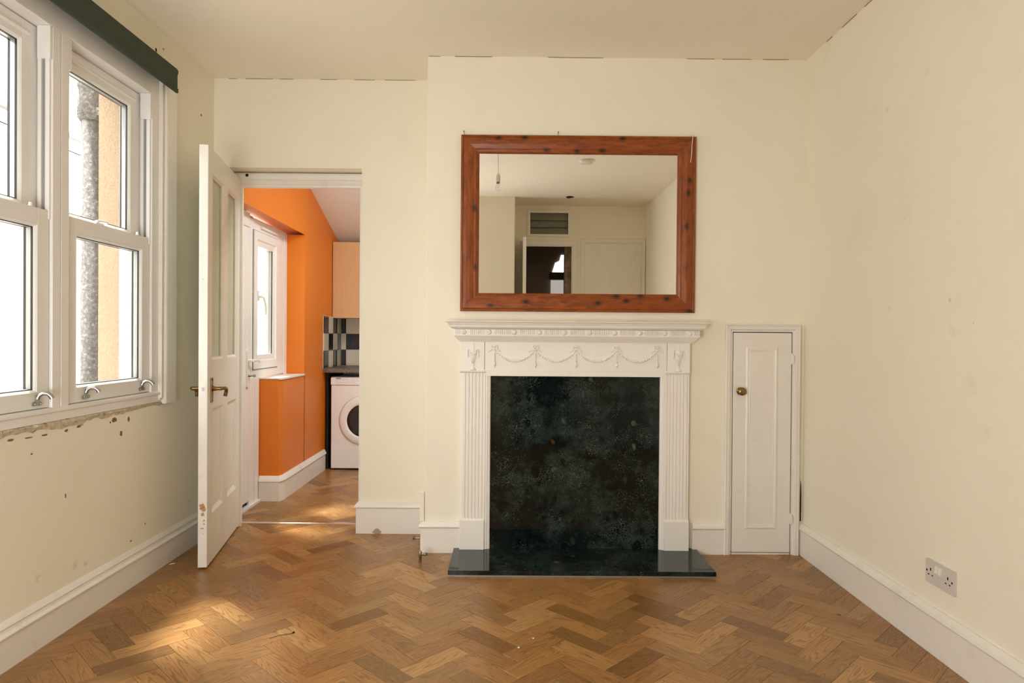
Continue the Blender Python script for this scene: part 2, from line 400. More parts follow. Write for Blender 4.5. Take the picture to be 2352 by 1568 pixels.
# ------------------------------------------------------------------ floor: slab + individual herringbone planks
floor = struct(MB().box(XL-.3, XR+.1, YR-1.6, 6.6, -.10, -.004).build('floor', M['darkhole']), 'wood-look floor laid in herringbone planks')
PW = .0848; N = 3
U0 = Vector((1, -1)).normalized(); V0 = Vector((1, 1)).normalized()
ORG = Vector((-.134, 2.866)) - V0*PW      # plank corner measured in the photo
def clip(poly, ax, lim, keep_less):
    out = []
    for i, p in enumerate(poly):
        q = poly[(i+1) % len(poly)]
        ip = (p[ax] <= lim) == keep_less or p[ax] == lim; iq = (q[ax] <= lim) == keep_less or q[ax] == lim
        if ip: out.append(p)
        if ip != iq:
            t = (lim-p[ax])/(q[ax]-p[ax]); out.append(p+(q-p)*t)
    return out
def project(p):
    d = Vector(p)-CAM; z = d.dot(CF)
    return (1176+1568*d.dot(CR)/z, 784-1568*d.dot(CU)/z) if z > .05 else None
planks = []
for b in range(-70, 70):
    for m_ in range(-14, 14):
        planks.append((-b+2*N*m_, b, N, 1, 0)); planks.append((b, N-b+2*N*m_, 1, N, 1))
cand = []
for (a, b, la, lb, ori) in planks:
    g = .0004/PW
    c = [(a+g, b+g), (a+la-g, b+g), (a+la-g, b+lb-g), (a+g, b+lb-g)]
    poly = [ORG+U0*(p[0]*PW)+V0*(p[1]*PW) for p in c]; cen = sum(poly, Vector((0, 0)))/4
    if not (XL-.2 < cen.x < XR+.2 and YR-1.2 < cen.y < 6.7): continue
    if cen.y > 4.4 and cen.x > .75: continue
    full = [p.copy() for p in poly]
    for ax, lim, kl in ((0, XL, False), (0, XR, True), (1, 6.5, True)):
        poly = clip(poly, ax, lim, kl)
        if len(poly) < 3: break
    if len(poly) < 3: continue
    if all(p.x > XE+.02 and p.y > YB-.01 and p.y < 4.30 for p in poly): continue
    pr = [project((p.x, p.y, 0)) for p in poly]; ar = 0
    if all(pr):
        cx = sum(p[0] for p in pr)/len(pr); cy = sum(p[1] for p in pr)/len(pr)
        if -20 < cx < 2372 and cy < 1585 and not (cen.y > 4.05 and (cen.x > -.86 or cen.x < -1.62-(cen.y-4.2)*.02)) and not (cen.y > 3.7 and cen.x > XE):
            ar = abs(sum(pr[i][0]*pr[(i+1) % len(pr)][1]-pr[(i+1) % len(pr)][0]*pr[i][1] for i in range(len(pr))))/2
            if cx < 0 or cy > 1568: ar *= .5
    cand.append((ar, poly, full, ori))
cand.sort(key=lambda t: -t[0])
def plank_mesh(name, items, parent, kind=None):
    vs, fs, uvs, tones = [], [], [], []
    for ar, poly, full, ori in items:
        L = (full[1]-full[0]).normalized() if ori == 0 else (full[2]-full[1]).normalized(); Wd = Vector((-L.y, L.x))
        ou, ov = random.uniform(0, 40), random.uniform(0, 40); tone = min(1, max(0, random.gauss(.48, .27)))
        n = len(poly); k = len(vs); cen = sum(poly, Vector((0, 0)))/n
        inner = [cen+(p-cen)*(1-.0009/max(.02, (p-cen).length)) for p in poly]
        tilt = random.uniform(0, .00025)
        vs += [(p.x, p.y, -.004) for p in poly]+[(p.x, p.y, -.0006) for p in poly]+[(p.x, p.y, tilt) for p in inner]
        ff = [tuple(range(2*n, 3*n))]+[(i, (i+1) % n, (i+1) % n+n, i+n) for i in range(n)]+[(i+n, (i+1) % n+n, (i+1) % n+2*n, i+2*n) for i in range(n)]
        for f in ff:
            fs.append(tuple(i+k for i in f)); tones.append(tone)
            for i in f:
                p = Vector(vs[i+k][:2])-full[0]; uvs.append((p.dot(L)+ou, p.dot(Wd)+ov))
    me = bpy.data.meshes.new(name); me.from_pydata(vs, [], fs)
    uvl = me.uv_layers.new(name='UVMap'); uvl.data.foreach_set('uv', [c for u in uvs for c in u])
    at = me.attributes.new('tone', 'FLOAT', 'FACE'); at.data.foreach_set('value', tones)
    me.materials.append(M['plank']); me.validate()
    o = bpy.data.objects.new(name, me); COL.objects.link(o); o.parent = parent
    if kind: o['kind'] = kind
for it in cand[:300]: plank_mesh('plank', [it], floor)
plank_mesh('plank_field', cand[300:], floor, 'stuff')

# ------------------------------------------------------------------ walls and ceiling
# left wall with window hole (y 1.925..3.43, z .83..2.45)
WY0, WY1, WZ0, WZ1 = 1.90, 3.43, .84, 2.45
def wall_hole_x(x0, x1, ya, yb, za, zb, hy0, hy1, hz0, hz1):
    return MB().box(x0, x1, ya, hy0, za, zb).box(x0, x1, hy1, yb, za, zb).box(x0, x1, hy0, hy1, za, hz0).box(x0, x1, hy0, hy1, hz1, zb)
wl = struct(wall_hole_x(-1.92, XL, YR-.1, 4.24, -.02, ZC+.1, WY0, WY1, WZ0, WZ1).build('wall_left', M['wall_left']), 'cream left wall with the sash window')
we = struct(wall_hole_x(-2.056, -1.92, YR-.2, 4.15, -.2, 3.4, WY0+.05, WY1, .80, 2.42).build('wall_exterior', M['render']), 'beige pebble-rendered outside face of the window wall')
struct(MB().box(XR, XR+.12, YR-.1, 4.2, -.02, ZC+.1).build('wall_right', M['wall_right']), 'plain cream right wall with faint stains')
struct(MB().box(XL-.1, XR+.1, YR-.1, YA+.02, ZC, ZC+.1).build('ceiling', M['ceiling']), 'cream painted ceiling')
# chimney breast wall with the two openings hidden behind surround and cupboard (solid)
mb = MB().box(XE, XR+.05, YB, 4.25, -.02, ZC+.05)
struct(mb.build('wall_chimney', M['wall'], bevel=.006), 'cream chimney breast wall behind the fireplace')
# alcove wall with doorway (x -1.70..-.87, z 0..2.155)
DX0, DX1, DZ = -1.70, -.872, 2.152
mb = MB().box(XL-.05, DX0, YA, 4.25, -.02, ZC+.05).box(DX1, XE+.01, YA, 4.25, -.02, ZC+.05).box(DX0, DX1, YA, 4.25, DZ, ZC+.05)
struct(mb.build('wall_alcove', M['wall']), 'cream alcove wall round the kitchen doorway')
# thin hairline gaps where plaster meets ceiling
mb = MB()
for x0, x1 in ((-1.66, -1.61), (-1.56, -1.40), (-1.36, -1.28), (-1.12, -1.02), (-.92, -.80), (-.74, -.56)):
    mb.box(x0, x1, YA-.002, YA, ZC-.0028, ZC-.0012)
for x0, x1 in ((-.44, -.38), (-.30, -.10), (.2, .5), (.95, 1.10), (1.14, 1.30), (1.36, 1.50)):
    mb.box(x0, x1, YB-.002, YB, ZC-.0028, ZC-.0012)
for y0, y1 in ((3.16, 3.30), (3.40, 3.46), (3.02, 3.09)):
    mb.box(XR-.002, XR, y0, y1, ZC-.004, ZC-.002)
struct(mb.build('trim_1', M['crack']), 'thin dark cracks along the ceiling line')
# rear wall behind the camera (seen in the mirror): projecting part, doorway to hall, double cupboard
mb = MB().box(XL-.05, .06, YR-.1, -.12, -.02, ZC+.05)
struct(mb.build('wall_projecting', M['wall'], bevel=.01), 'cream projecting wall beside the hall door')
mb = MB().box(.06, .20, YR-.1, YR, -.02, ZC+.05).box(.79, XR+.05, YR-.1, YR, -.02, ZC+.05).box(.20, .79, YR-.1, YR, 2.22, 2.33).box(.20, .79, YR-.1, YR, 2.60, ZC+.05)
mb.box(.20, .24, YR-.1, YR, 2.33, 2.60).box(.70, .79, YR-.1, YR, 2.33, 2.60)
struct(mb.build('wall_rear', M['wall']), 'cream rear wall with the hall doorway')
PR = lambda y: (lambda a, b, h: (a, y+h, b))
arch = [(0, 0), (0, .014), (.012, .02), (.05, .016), (.062, .008), (.07, .006), (.07, 0)]
struct(frame([(.13, 0), (.13, 2.27), (.80, 2.27), (.80, 0)], [(-s, h) for s, h in arch], PR(YR), False).build('trim_2', M['gloss']), 'white painted frame round the hall doorway')
d4 = struct(empty('door_4', (.17, YR, 0)), 'open hall door seen edge on in the mirror')
MB().box(.150, .188, YR+.01, YR+.50, .01, 2.24).build('panel', M['gloss'], d4, .003)
v = struct(empty('window_3', (.45, YR, 2.46)), 'small grey slatted fanlight above the hall door')
frame(rect(.215, .715, 2.315, 2.62), [(0, 0), (0, .02), (.028, .015), (.028, 0)], PR(YR)).build('window_frame', M['barewood'] and M['gloss'], v)
for k in range(3):
    z0 = 2.345+k*.082
    MB().add([(.24, YR-.01, z0), (.69, YR-.01, z0), (.69, YR-.035, z0+.08), (.24, YR-.035, z0+.08), (.24, YR-.016, z0), (.69, YR-.016, z0), (.69, YR-.041, z0+.08), (.24, YR-.041, z0+.08)],
             [(0, 1, 2, 3), (7, 6, 5, 4), (0, 4, 5, 1), (1, 5, 6, 2), (2, 6, 7, 3), (3, 7, 4, 0)]).build('slat', simple('grey_louvre', (.20, .205, .17, 1), .2) if k == 0 else bpy.data.materials['grey_louvre'], v)
# double cupboard doors at the rear
c5 = struct(empty('door_5', (1.23, YR, 0)), 'double panelled cream cupboard doors seen in the mirror')
frame([(.84, 0), (.84, 2.30), (1.595, 2.30), (1.595, 0)], [(-s*.8, h) for s, h in arch], PR(YR), False).build('architrave', M['gloss'], c5)
for x0, x1 in ((.885, 1.545),):
    MB().box(x0, x1, YR+.001, YR+.018, .05, 2.235).build('door_leaf', M['gloss'], c5, .002)
    for px0, px1 in ((.975, 1.17), (1.26, 1.45)):
        frame(rect(px0, px1, .3, 2.10), [(0, 0), (0, .005), (.012, .003), (.012, 0)], PR(YR+.018)).build('panel_moulding', M['gloss'], c5)
# hall beyond
struct(MB().box(-.35, 1.45, YR-1.6, YR-1.5, 0, 2.7).box(-.45, -.35, YR-1.6, YR-.1, 0, 2.7).box(1.35, 1.45, YR-1.5, YR-.1, 0, 2.7).box(-.45, 1.45, YR-1.6, YR-.1, 2.7, 2.75).build('wall_hall', M['darkbrown']), 'dark brown hallway seen through the rear door')
struct(MB().box(.66, .82, YR-.25, YR-.10, 0, 2.25).build('wall_hall_return', M['mottled']), 'mottled brown return inside the hall doorway')
hw = struct(empty('window_4', (.60, YR-1.5, 1.9)), 'bright hall window with a ragged blind edge')
import bmesh
sky = MT('lit_window_pane', .5); sky.b.inputs['Emission Color'].default_value = (1, .98, .95, 1); sky.b.inputs['Emission Strength'].default_value = 3.0; sky.col((.9, .9, .9, 1))
lt_ = MT('glowing_lower_panel', .5); lt_.b.inputs['Emission Color'].default_value = (1, .93, .88, 1); lt_.b.inputs['Emission Strength'].default_value = .45; lt_.col((.6, .56, .52, 1)); lit = lt_.m  # emission added so the lower panel looks bright in the dark hall
pl = [(.60, 2.03), (.64, 2.16), (.70, 2.19), (.72, 2.27), (.88, 2.27), (.86, 2.03)]
MB().extrude(pl, lambda p, t: (p[0], t, p[1]), YR-1.5, YR-1.49).build('pane', sky.m, hw)
MB().box(.56, .90, YR-1.5, YR-1.47, 1.93, 2.03).build('window_sill', simple('dark_sill', (.05, .04, .03, 1)), hw)
MB().box(.58, .84, YR-1.5, YR-1.46, 1.2, 1.92).build('glow_panel', lit, hw)  # its brightness is put in as glow, no lamp behind it

# ------------------------------------------------------------------ kitchen shell
KX = -1.60
kp = [(-1.672, 4.25), (-1.63, 4.78), (-1.90, 4.78), (-1.90, 4.25)]
mb = MB()
poly = [(-1.90, 4.24), (-1.676, 4.24), (-1.60, 5.36), (-1.60, 6.6), (-1.90, 6.6)]
vs = []
def lint(p): return 2.0-(p[1]-4.24)*.05/1.12 if p[1] < 5.4 else 1.95
vs = [(x, y, lint((x, y))) for x, y in poly]+[(x, y, 3.0) for x, y in poly]
n = 5; mb.add(vs, [tuple(range(n))[::-1], tuple(range(n, 2*n))]+[(i, (i+1) % n, (i+1) % n+n, i+n) for i in range(n)])
mb.box(-1.90, KX, 5.36, 6.6, -.02, 1.95)
mb.extrude([(-1.90, 4.80), (-1.612, 4.80), (-1.60, 4.86), (-1.60, 5.37), (-1.90, 5.37)], lambda p, t: (p[0], p[1], t), -.02, .855)
wk = struct(mb.build('wall_kitchen_left', M['orange']), 'orange kitchen wall with window recess')
mb = MB().box(-1.9, .7, 6.5, 6.6, -.02, 2.3).box(.6, .7, 4.24, 6.6, -.02, 3.0)
wkb = struct(mb.build('wall_kitchen_far', M['pinkwhite']), 'far kitchen wall behind the washing machine')
zc = lambda y: 2.342-.3272*(y-5.498)
mb = MB().add([(-1.9, 4.05, zc(4.05)), (.7, 4.05, zc(4.05)), (.7, 6.6, zc(6.6)), (-1.9, 6.6, zc(6.6)), (-1.9, 4.05, zc(4.05)+.1), (.7, 4.05, zc(4.05)+.1), (.7, 6.6, zc(6.6)+.1), (-1.9, 6.6, zc(6.6)+.1)],
              [(0, 1, 2, 3), (7, 6, 5, 4), (0, 4, 5, 1), (1, 5, 6, 2), (2, 6, 7, 3), (3, 7, 4, 0)])
struct(mb.build('ceiling_kitchen', M['pinkwhite']), 'sloping pale kitchen ceiling')
# tiles: left kitchen wall and far wall
MB().box(KX, KX+.004, 5.895, 6.5, .878, 1.335).build('grout_bed', M['grout'], wk)
MB().box(KX, .6, 6.496, 6.5, .878, 1.335).build('grout_bed', M['grout'], wkb)
T = .1495
for r in range(3):
    z0 = .882+r*.151
    for c in range(4):
        y0 = 5.898+c*.151
        MB().box(KX+.003, KX+.010, y0, min(y0+T-.002, 6.496), z0, z0+T-.002).build('tile', M['tile_black'] if (r+c) % 2 == 0 else M['tile_cream'], wk, .001)
    for c in range(5):
        x0 = KX+.01 if c == 0 else KX+.058+(c-1)*.151; x1 = KX+.056 if c == 0 else x0+T-.002
        MB().box(x0, x1, 6.489, 6.497, z0, z0+T-.002).build('tile', M['tile_black'] if (r+c) % 2 == 0 else M['tile_cream'], wkb, .001)

# ------------------------------------------------------------------ skirting boards
def skirt_prof(h=.168, m=.137, t=.02):
    return [(0, 0), (t, 0), (t, m-.004), (t+.006, m), (t+.009, m+.006), (t+.005, m+.018), (t-.004, h-.006), (t-.009, h), (0, h)]
def skirt(name, path, prof, label, z=0, mat='gloss'):
    """path along the wall base (x,y) polyline; the room lies to the left of travel"""
    o = frame(path, [(p[0], p[1]) for p in prof], lambda a, b, h: (a, b, h), False).build(name, M[mat])
    return struct(o, label)
PF = skirt_prof()
skirt('baseboard_right', [(XR, YR), (XR, YB)], skirt_prof(.172, .139, .018), 'cream skirting board along the right wall')
lp = [(0, 0), (.019, 0), (.019, .112), (.022, .114), (.026, .117), (.026, .122), (.014, .130), (.012, .140), (.016, .148), (.010, .158), (.003, .168), (0, .168)]
skirt('baseboard_left', [(XL, YA), (XL, YR)], lp, 'deep stained skirting board along the left wall')
skirt('baseboard_back', [(-.255, YB), (XE, YB), (XE, YA)], PF, 'white skirting left of the fireplace')
skirt('baseboard_cupboard', [(1.176, YB), (1.0, YB)], PF, 'white skirting between fireplace and cupboard')
ap = skirt_prof(.184, .152, .02)
skirt('baseboard_alcove', [(XE-.02, YA), (DX1, YA), (DX1, YA+.09)], ap, 'white skirting in the alcove with a chipped base')
struct(MB().box(-.474, -.449, YB-.003, YB+.02, .168, .325).build('trim_3', M['wall'], bevel=.003), 'small plastered pad at the chimney corner')
ks = skirt_prof(.176, .135, .018)
skirt('baseboard_kitchen', [(KX, 5.93), (KX, 4.845), (-1.612, 4.80), (-1.742, 4.80)], ks, 'chunky scuffed kitchen skirting board')
# chipped patch on alcove skirting
ba = bpy.data.objects['baseboard_alcove']
mb = MB().extrude([(-.83, .001), (-.795, .001), (-.79, .012), (-.80, .022), (-.812, .032), (-.826, .030), (-.838, .018), (-.848, .008)], lambda p, t: (p[0]+.07-.02, t, p[1]), YA-.0212, YA-.019)
mb.build('paint_chip', simple('bare_plaster_chip', (.45, .33, .22, 1), .9), ba)

# paint chips and holes on left wall, recorded from the photograph
def blob(cy, cz, ry, rz, seed, n=9):
    r = random.Random(seed); return [(cy+ry*math.cos(2*PI*k/n)*r.uniform(.65, 1.15), cz+rz*math.sin(2*PI*k/n)*r.uniform(.65, 1.15)) for k in range(n)]
for k, (y, z, ry, rz, mt) in enumerate([(3.031, .786, .018, .012, 'brick'), (3.085, .718, .011, .013, 'brick'), (3.145, .776, .008, .012, 'brick'), (2.782, .790, .014, .006, 'brick'), (2.80, .795, .010, .004, 'brick'),
        (2.703, .783, .010, .006, 'brick'), (3.001, .778, .004, .004, 'darkhole'), (2.699, .527, .003, .010, 'ink'), (2.507, .725, .004, .004, 'ink'), (3.292, .254, .004, .005, 'ink'), (3.167, .207, .006, .004, 'ink'),
        (3.376, 2.563, .008, .010, 'darkhole'), (3.448, 2.597, .010, .003, 'brick'), (3.872, 2.404, .007, .008, 'ink'), (2.577, .784, .02, .004, 'brick'), (2.49, .787, .02, .003, 'brick'), (2.40, .792, .02, .004, 'brick')]):
    MB().extrude(blob(y, z, ry, rz, k), lambda p, t: (t, p[0], p[1]), XL-.001, XL+.0015).build('paint_chip', M[mt], wl)
# ragged plaster edge below the window
r = random.Random(3); top, bot = [], []
for k in range(61):
    y = 1.95+k*(3.55-1.95)/60
    top.append((y, .832 if y < 3.44 else .812)); bot.append((y, .806+r.uniform(-.007, .007)-(.012 if 2.62 < y < 2.82 else 0)+(.005 if y > 3.1 else 0)))
mb = MB(); vs = []
for (y, zt), (_, zb) in zip(top, bot): vs += [(XL+.001, y, zt), (XL+.008+r.uniform(0, .005), y, (zt+zb)/2+.004), (XL+.0015, y, zb)]
mb.add(vs, [(3*k+j, 3*k+j+1, 3*k+j+4, 3*k+j+3) for k in range(60) for j in range(2)])
struct(mb.build('trim_4', M['rawplaster']), 'ragged crumbling plaster below the window sill')

# ------------------------------------------------------------------ window_1: two sliding sash units
win = struct(empty('window_1', (XL, 2.66, .84)), 'white double sash window in the left wall')
mb = MB()
XF = XL+.004
for y0, y1 in ((1.925, 1.988), (3.338, 3.402)): mb.box(-1.90, XF, y0, y1, .86, 2.333)
mb.box(-1.90, XF, 2.614, 2.661, .86, 2.333).box(-1.90, XF, 2.665, 2.712, .86, 2.333).box(-1.895, XF-.004, 2.661, 2.665, .86, 2.333)
mb.box(-1.90, XF, 1.925, 3.402, 2.333, 2.44)
mb.build('window_frame', M['upvc'], win, .003)
mb = MB()
mb.extrude([(XF+.002, .832), (XF+.002, .862), (XF+.010, .868), (XF+.010, .876), (XF, .884), (-1.93, .888), (-1.93, .832)], lambda p, t: (p[0], t, p[1]), 1.925, 3.41)
mb.build('window_sill', M['upvc'], win)
# side casing board and head casing
mb = MB().box(XL, XL+.012, 3.402, 3.435, .84, 2.50).extrude([(3.435, 0), (3.435, .012), (3.445, .022), (3.455, .024), (3.545, .024), (3.55, .018), (3.55, 0)], lambda p, t: (XL+p[1], p[0], t), .818, 2.50)
mb.extrude([(3.405, 0), (3.405, .018), (3.412, .020), (3.420, .014), (3.425, 0)], lambda p, t: (XL+p[1], p[0], t), .85, 2.46)
mb.box(XL, XL+.012, 1.925, 3.402, 2.44, 2.50).box(XL, XL+.024, 1.78, 1.925, .82, 2.50)
mb.build('casing', M['gloss'], win, .002)
for (ya, yb) in ((2.712, 3.338), (1.988, 2.614)):
    # jamb tracks above the meeting rail
    mb = MB()
    for s_, yy in ((1, ya), (-1, yb)):
        mb.box(-1.765, -1.748, yy, yy+s_*.010, 1.60, 2.333).box(-1.790, -1.778, yy, yy+s_*.012, .89, 2.333).box(-1.885, -1.850, yy, yy+s_*.014, .89, 2.333)
    mb.build('sash_track', M['upvc'], win, .0015)
    mb = MB()
    for s_, yy in ((1, ya), (-1, yb)): mb.box(-1.778, -1.765, yy, yy+s_*.003, 1.60, 2.30)
    mb.build('track_groove', M['groove'], win)
    mb = MB()
    for s_, yy in ((1, ya), (-1, yb)): mb.box(-1.792, XF-.001, yy, yy+s_*.016, 2.208, 2.332)
    mb.build('stop_block', M['upvc'], win, .002)
    for lower in (True, False):
        if lower: x, z0, z1, gy0, gy1, gz0, gz1, nm = -1.752, .886, 1.634, ya+.072, yb-.078, .957, 1.562, 'lower_sash'
        else: x, z0, z1, gy0, gy1, gz0, gz1, nm = -1.800, 1.590, 2.328, ya+.085, yb-.095, 1.66, 2.245, 'upper_sash'
        y0, y1 = ya+.003, yb-.003
        mb = MB()
        mb.box(x-.045, x, y0, gy0-.012, z0, z1).box(x-.045, x, gy1+.012, y1, z0, z1).box(x-.045, x, gy0-.012, gy1+.012, z0, gz0-.012).box(x-.045, x, gy0-.012, gy1+.012, gz1+.012, z1)
        sash = mb.build(nm, M['upvc'], win, .0025)
        frame(rect(gy0-.014, gy1+.014, gz0-.014, gz1+.014), [(0, -.03), (0, -.001), (.004, .001), (.010, -.004), (.014, -.010), (.014, -.03)], PL(x)).build('glazing_bead', M['upvc'], sash)
        frame(rect(gy0, gy1, gz0, gz1), [(0, -.016), (0, -.010), (.0025, -.010), (.0025, -.016)], PL(x)).build('gasket', M['black'], sash)
        frame(rect(gy0, gy1, gz0, gz1), [(0, -.034), (0, -.016), (.003, -.016), (.003, -.034)], PL(x)).build('spacer_bar', M['spacer'], sash)
        frame(rect(gy0, gy1, gz0, gz1), [(0, -.042), (0, -.034), (.004, -.034), (.004, -.042)], PL(x)).build('gasket', M['black'], sash)
        MB().box(x-.0175, x-.0165, gy0, gy1, gz0, gz1).build('glass_pane', M['glass'], sash)
        if lower:
            MB().extrude([(-1.752, 1.634), (-1.752, 1.638), (-1.800, 1.638), (-1.800, 1.634)], lambda p, t: (p[0], t, p[1]), y0, y1)
            for hy in (y0+.120, y1-.068):
                mb = MB().tube([(x, hy, .910), (x+.006, hy, .910)], .001)
                mb = MB()
                mb.extrude([(hy-.021, .898), (hy+.021, .898), (hy+.024, .906), (hy+.019, .913), (hy+.010, .914), (hy+.008, .932), (hy-.008, .932), (hy-.010, .914), (hy-.019, .913), (hy-.024, .906)], lambda p, t: (t, p[0], p[1]), x, x+.005)
                pth = [(x+.003, hy, .922), (x+.008, hy+.002, .936), (x+.020, hy+.006, .944), (x+.034, hy+.012, .942), (x+.044, hy+.016, .932), (x+.047, hy+.018, .924)]
                mb.tube(pth, [.0085, .0078, .0075, .0078, .0085, .009], 12)
                for dy in (-.015, .015): mb.lathe([(.004, 0), (.004, .003), (.002, .0045)], (x+.005, hy+dy, .905), (1, 0, 0), 8)
                mb.build('sash_lift', M['chrome'], sash)
            cy = (y0+y1)/2-.08
            mb = MB().box(x-.034, x-.006, cy-.028, cy+.028, 1.634, 1.641).lathe([(.010, 0), (.010, .008), (.007, .012)], (x-.02, cy, 1.641), (0, 0, 1), 12)
            mb.tube([(x-.02, cy, 1.650), (x-.014, cy+.03, 1.654), (x-.006, cy+.052, 1.652)], [.006, .005, .006], 8)
            mb.build('sash_fastener', M['upvc'], sash)
            for ty in (y0+.012, y1-.085):
                MB().lathe([(.008, 0), (.008, .006), (.006, .008), (.007, .014), (.005, .016)], (x-.012, ty, 1.634), (0, 0, 1), 10).build('tilt_latch', M['upvc'], sash)
        else:
            MB().extrude([(0, 0), (.010, .002), (.012, .008), (.004, .016), (0, .016)], lambda p, t: (x+p[0], t, z1-.052+p[1]), y0+.04, y1-.05).build('vent_strip', M['upvc'], sash, .001)

# roller blind
bl = empty('roller_blind', (-1.69, 2.66, 2.49), label='dark green roller blind rolled up above the sash window', cat='blind')
MB().lathe([(.0245, 0), (.0245, 1.62)], (-1.694, 1.83, 2.482), (0, 1, 0), 28).build('blind_roll', M['blind'], bl)
mb = MB(); mb.extrude([(-1.6735, 2.47), (-1.6715, 2.47), (-1.6715, 2.395), (-1.6735, 2.395)], lambda p, t: (p[0], t, p[1]), 1.835, 3.445)
mb.extrude([(-1.678, 2.376), (-1.667, 2.376), (-1.667, 2.398), (-1.678, 2.398)], lambda p, t: (p[0], t, p[1]), 1.835, 3.445)
mb.build('blind_fabric', M['blind'], bl, .002)
MB().box(-1.744, -1.68, 3.453, 3.459, 2.458, 2.506).lathe([(.020, 0), (.020, .010), (.012, .014)], (-1.694, 3.450, 2.482), (0, 1, 0), 20).build('blind_bracket', M['whiteplastic'], bl, .001)
pth = [(-1.715+.012*math.cos(t*PI/8), 2.60+.004*t/16, 2.425+.018*math.sin(t*PI/8)) for t in range(17)]
MB().tube(pth, .0018, 6).build('cord_ring', M['chrome'], bl)

# ------------------------------------------------------------------ outside
struct(MB().box(-9, -2.07, -6, 14, -.3, -.2).build('ground', M['paving']), 'pale yard paving outside the windows')
nh = empty('neighbour_house', (-4.4, 4, -.2), label='overexposed white side wall of the neighbouring house outside', cat='house')
MB().box(-4.6, -4.3, -3, 12, -.2, 2.95).build('wall', M['ext_white'], nh)
MB().lathe([(.035, 0), (.035, 15)], (-4.27, -3, 3.08), (0, 1, 0), 10).build('gutter', M['gutter'], nh)
MB().add([(-4.3, -3, 3.0), (-4.3, 12, 3.0), (-6.3, 12, 4.0), (-6.3, -3, 4.0), (-4.3, -3, 2.94), (-4.3, 12, 2.94), (-6.3, 12, 3.94), (-6.3, -3, 3.94)], [(0, 1, 2, 3), (7, 6, 5, 4), (0, 4, 5, 1), (2, 6, 7, 3), (0, 3, 7, 4), (1, 5, 6, 2)]).build('roof', M['ext_white'], nh)
dp = empty('drainpipe', (-2.20, 3.62, -.2), label='weathered grey cast iron drainpipe outside the window', cat='pipe')
MB().lathe([(.055, 0), (.055, 2.58), (.050, 2.58), (.050, 3.4)], (-2.20, 3.62, -.2), (0, 0, 1), 20).build('pipe', M['ironpipe'], dp)
MB().lathe([(.060, 0), (.074, .02), (.072, .10), (.066, .13), (.066, .16), (.074, .18), (.074, .20), (.056, .21)], (-2.20, 3.62, 2.28), (0, 0, 1), 20).build('collar', M['ironpipe'], dp)
MB().box(-2.15, -2.055, 3.56, 3.68, 2.30, 2.34).build('bracket', M['ironpipe'], dp)
bush = empty('shrub', (-2.9, 8.1, -.2), label='pale green leafy shrub outside the kitchen window', cat='shrub')
MB().tube([(-2.9, 8.1, -.2), (-2.88, 8.12, .6), (-2.92, 8.08, 1.5), (-2.9, 8.1, 2.1)], [.014, .012, .01, .006], 7).build('stem', simple('pale_stem', (.5, .45, .36, 1)), bush)
mb = MB(); rr_ = random.Random(5)
for k in range(150):
    c = Vector((-2.9+rr_.gauss(0, .22), 8.1+rr_.gauss(0, .3), 1.55+rr_.gauss(0, .42))); d = Vector((rr_.uniform(-1, 1), rr_.uniform(-1, 1), rr_.uniform(-1, .3))).normalized(); w = d.orthogonal().normalized()*.028
    mb.add([c, c+d*.05+w, c+d*.12, c+d*.05-w], [(0, 1, 2, 3)])
tag(mb.build('leaves', M['leaf'], bush, fix=False), kind='stuff')

# ------------------------------------------------------------------ kitchen door and window (white upvc)
KF = -1.745
kw = struct(empty('window_2', (KF, 5.0, .86)), 'narrow white kitchen casement window')
mb = MB().box(-1.80, KF, 5.165, 5.36, .87, 1.955).box(-1.80, KF, 4.66, 5.165, 1.885, 1.955).box(-1.80, KF, 4.66, 5.165, .87, .925)
mb.box(KF, KF+.006, 5.29, 5.36, .862, 1.955)
mb.build('window_frame', M['upvc'], kw, .003)
sa = frame(rect(4.665, 5.160, .930, 1.880), [(0, -.05), (0, .010), (.055, .010), (.062, .002), (.098, -.004), (.098, -.05)], PL(KF)).build('casement_sash', M['upvc'], kw)
frame(rect(4.661, 5.164, .926, 1.884), [(0, -.02), (0, .001), (.004, .001), (.004, -.02)], PL(KF)).build('gasket', M['black'], kw)
frame(rect(4.755, 5.064, .975, 1.812), [(0, -.03), (0, -.006), (.003, -.006), (.003, -.03)], PL(KF)).build('gasket', M['black'], kw)
frame(rect(4.758, 5.061, .978, 1.809), [(0, -.032), (0, -.012), (.004, -.012), (.004, -.032)], PL(KF)).build('spacer_bar', M['spacer'], kw)
MB().box(KF-.021, KF-.020, 4.755, 5.064, .975, 1.812).build('glass_pane', M['glass_clean'], kw)
mb = MB().box(KF+.010, KF+.018, 4.715, 4.737, 1.40, 1.47).lathe([(.010, 0), (.010, .018), (.008, .022)], (KF+.018, 4.726, 1.43), (1, 0, 0), 12)
mb.tube([(KF+.034, 4.727, 1.432), (KF+.044, 4.745, 1.425), (KF+.048, 4.762, 1.395), (KF+.050, 4.772, 1.35), (KF+.050, 4.776, 1.305)], [.008, .008, .0075, .007, .006], 9)
mb.build('window_handle', M['upvc'], kw)
MB().extrude([(0, 0), (.014, .004), (.016, .018), (.006, .026), (0, .026)], lambda p, t: (KF+.001+p[0], t, 1.905+p[1]), 4.80, 5.12).build('vent_strip', M['upvc'], kw, .001)
MB().extrude([(-1.80, 4.80), (-1.60, 4.80), (-1.592, 4.88), (-1.592, 5.355), (-1.80, 5.355)], lambda p, t: (p[0], p[1], t), .852, .864).build('window_sill', M['gloss'], kw, .002)
kd = struct(empty('door_3', (KF, 4.5, 0)), 'white kitchen back door with tall glazing')
mb = MB().box(-1.80, KF, 4.608, 4.66, .0, 1.97).box(-1.80, KF, 4.66, 4.79, .0, .87).box(KF, KF+.004, 4.70, 4.71, .02, .86)
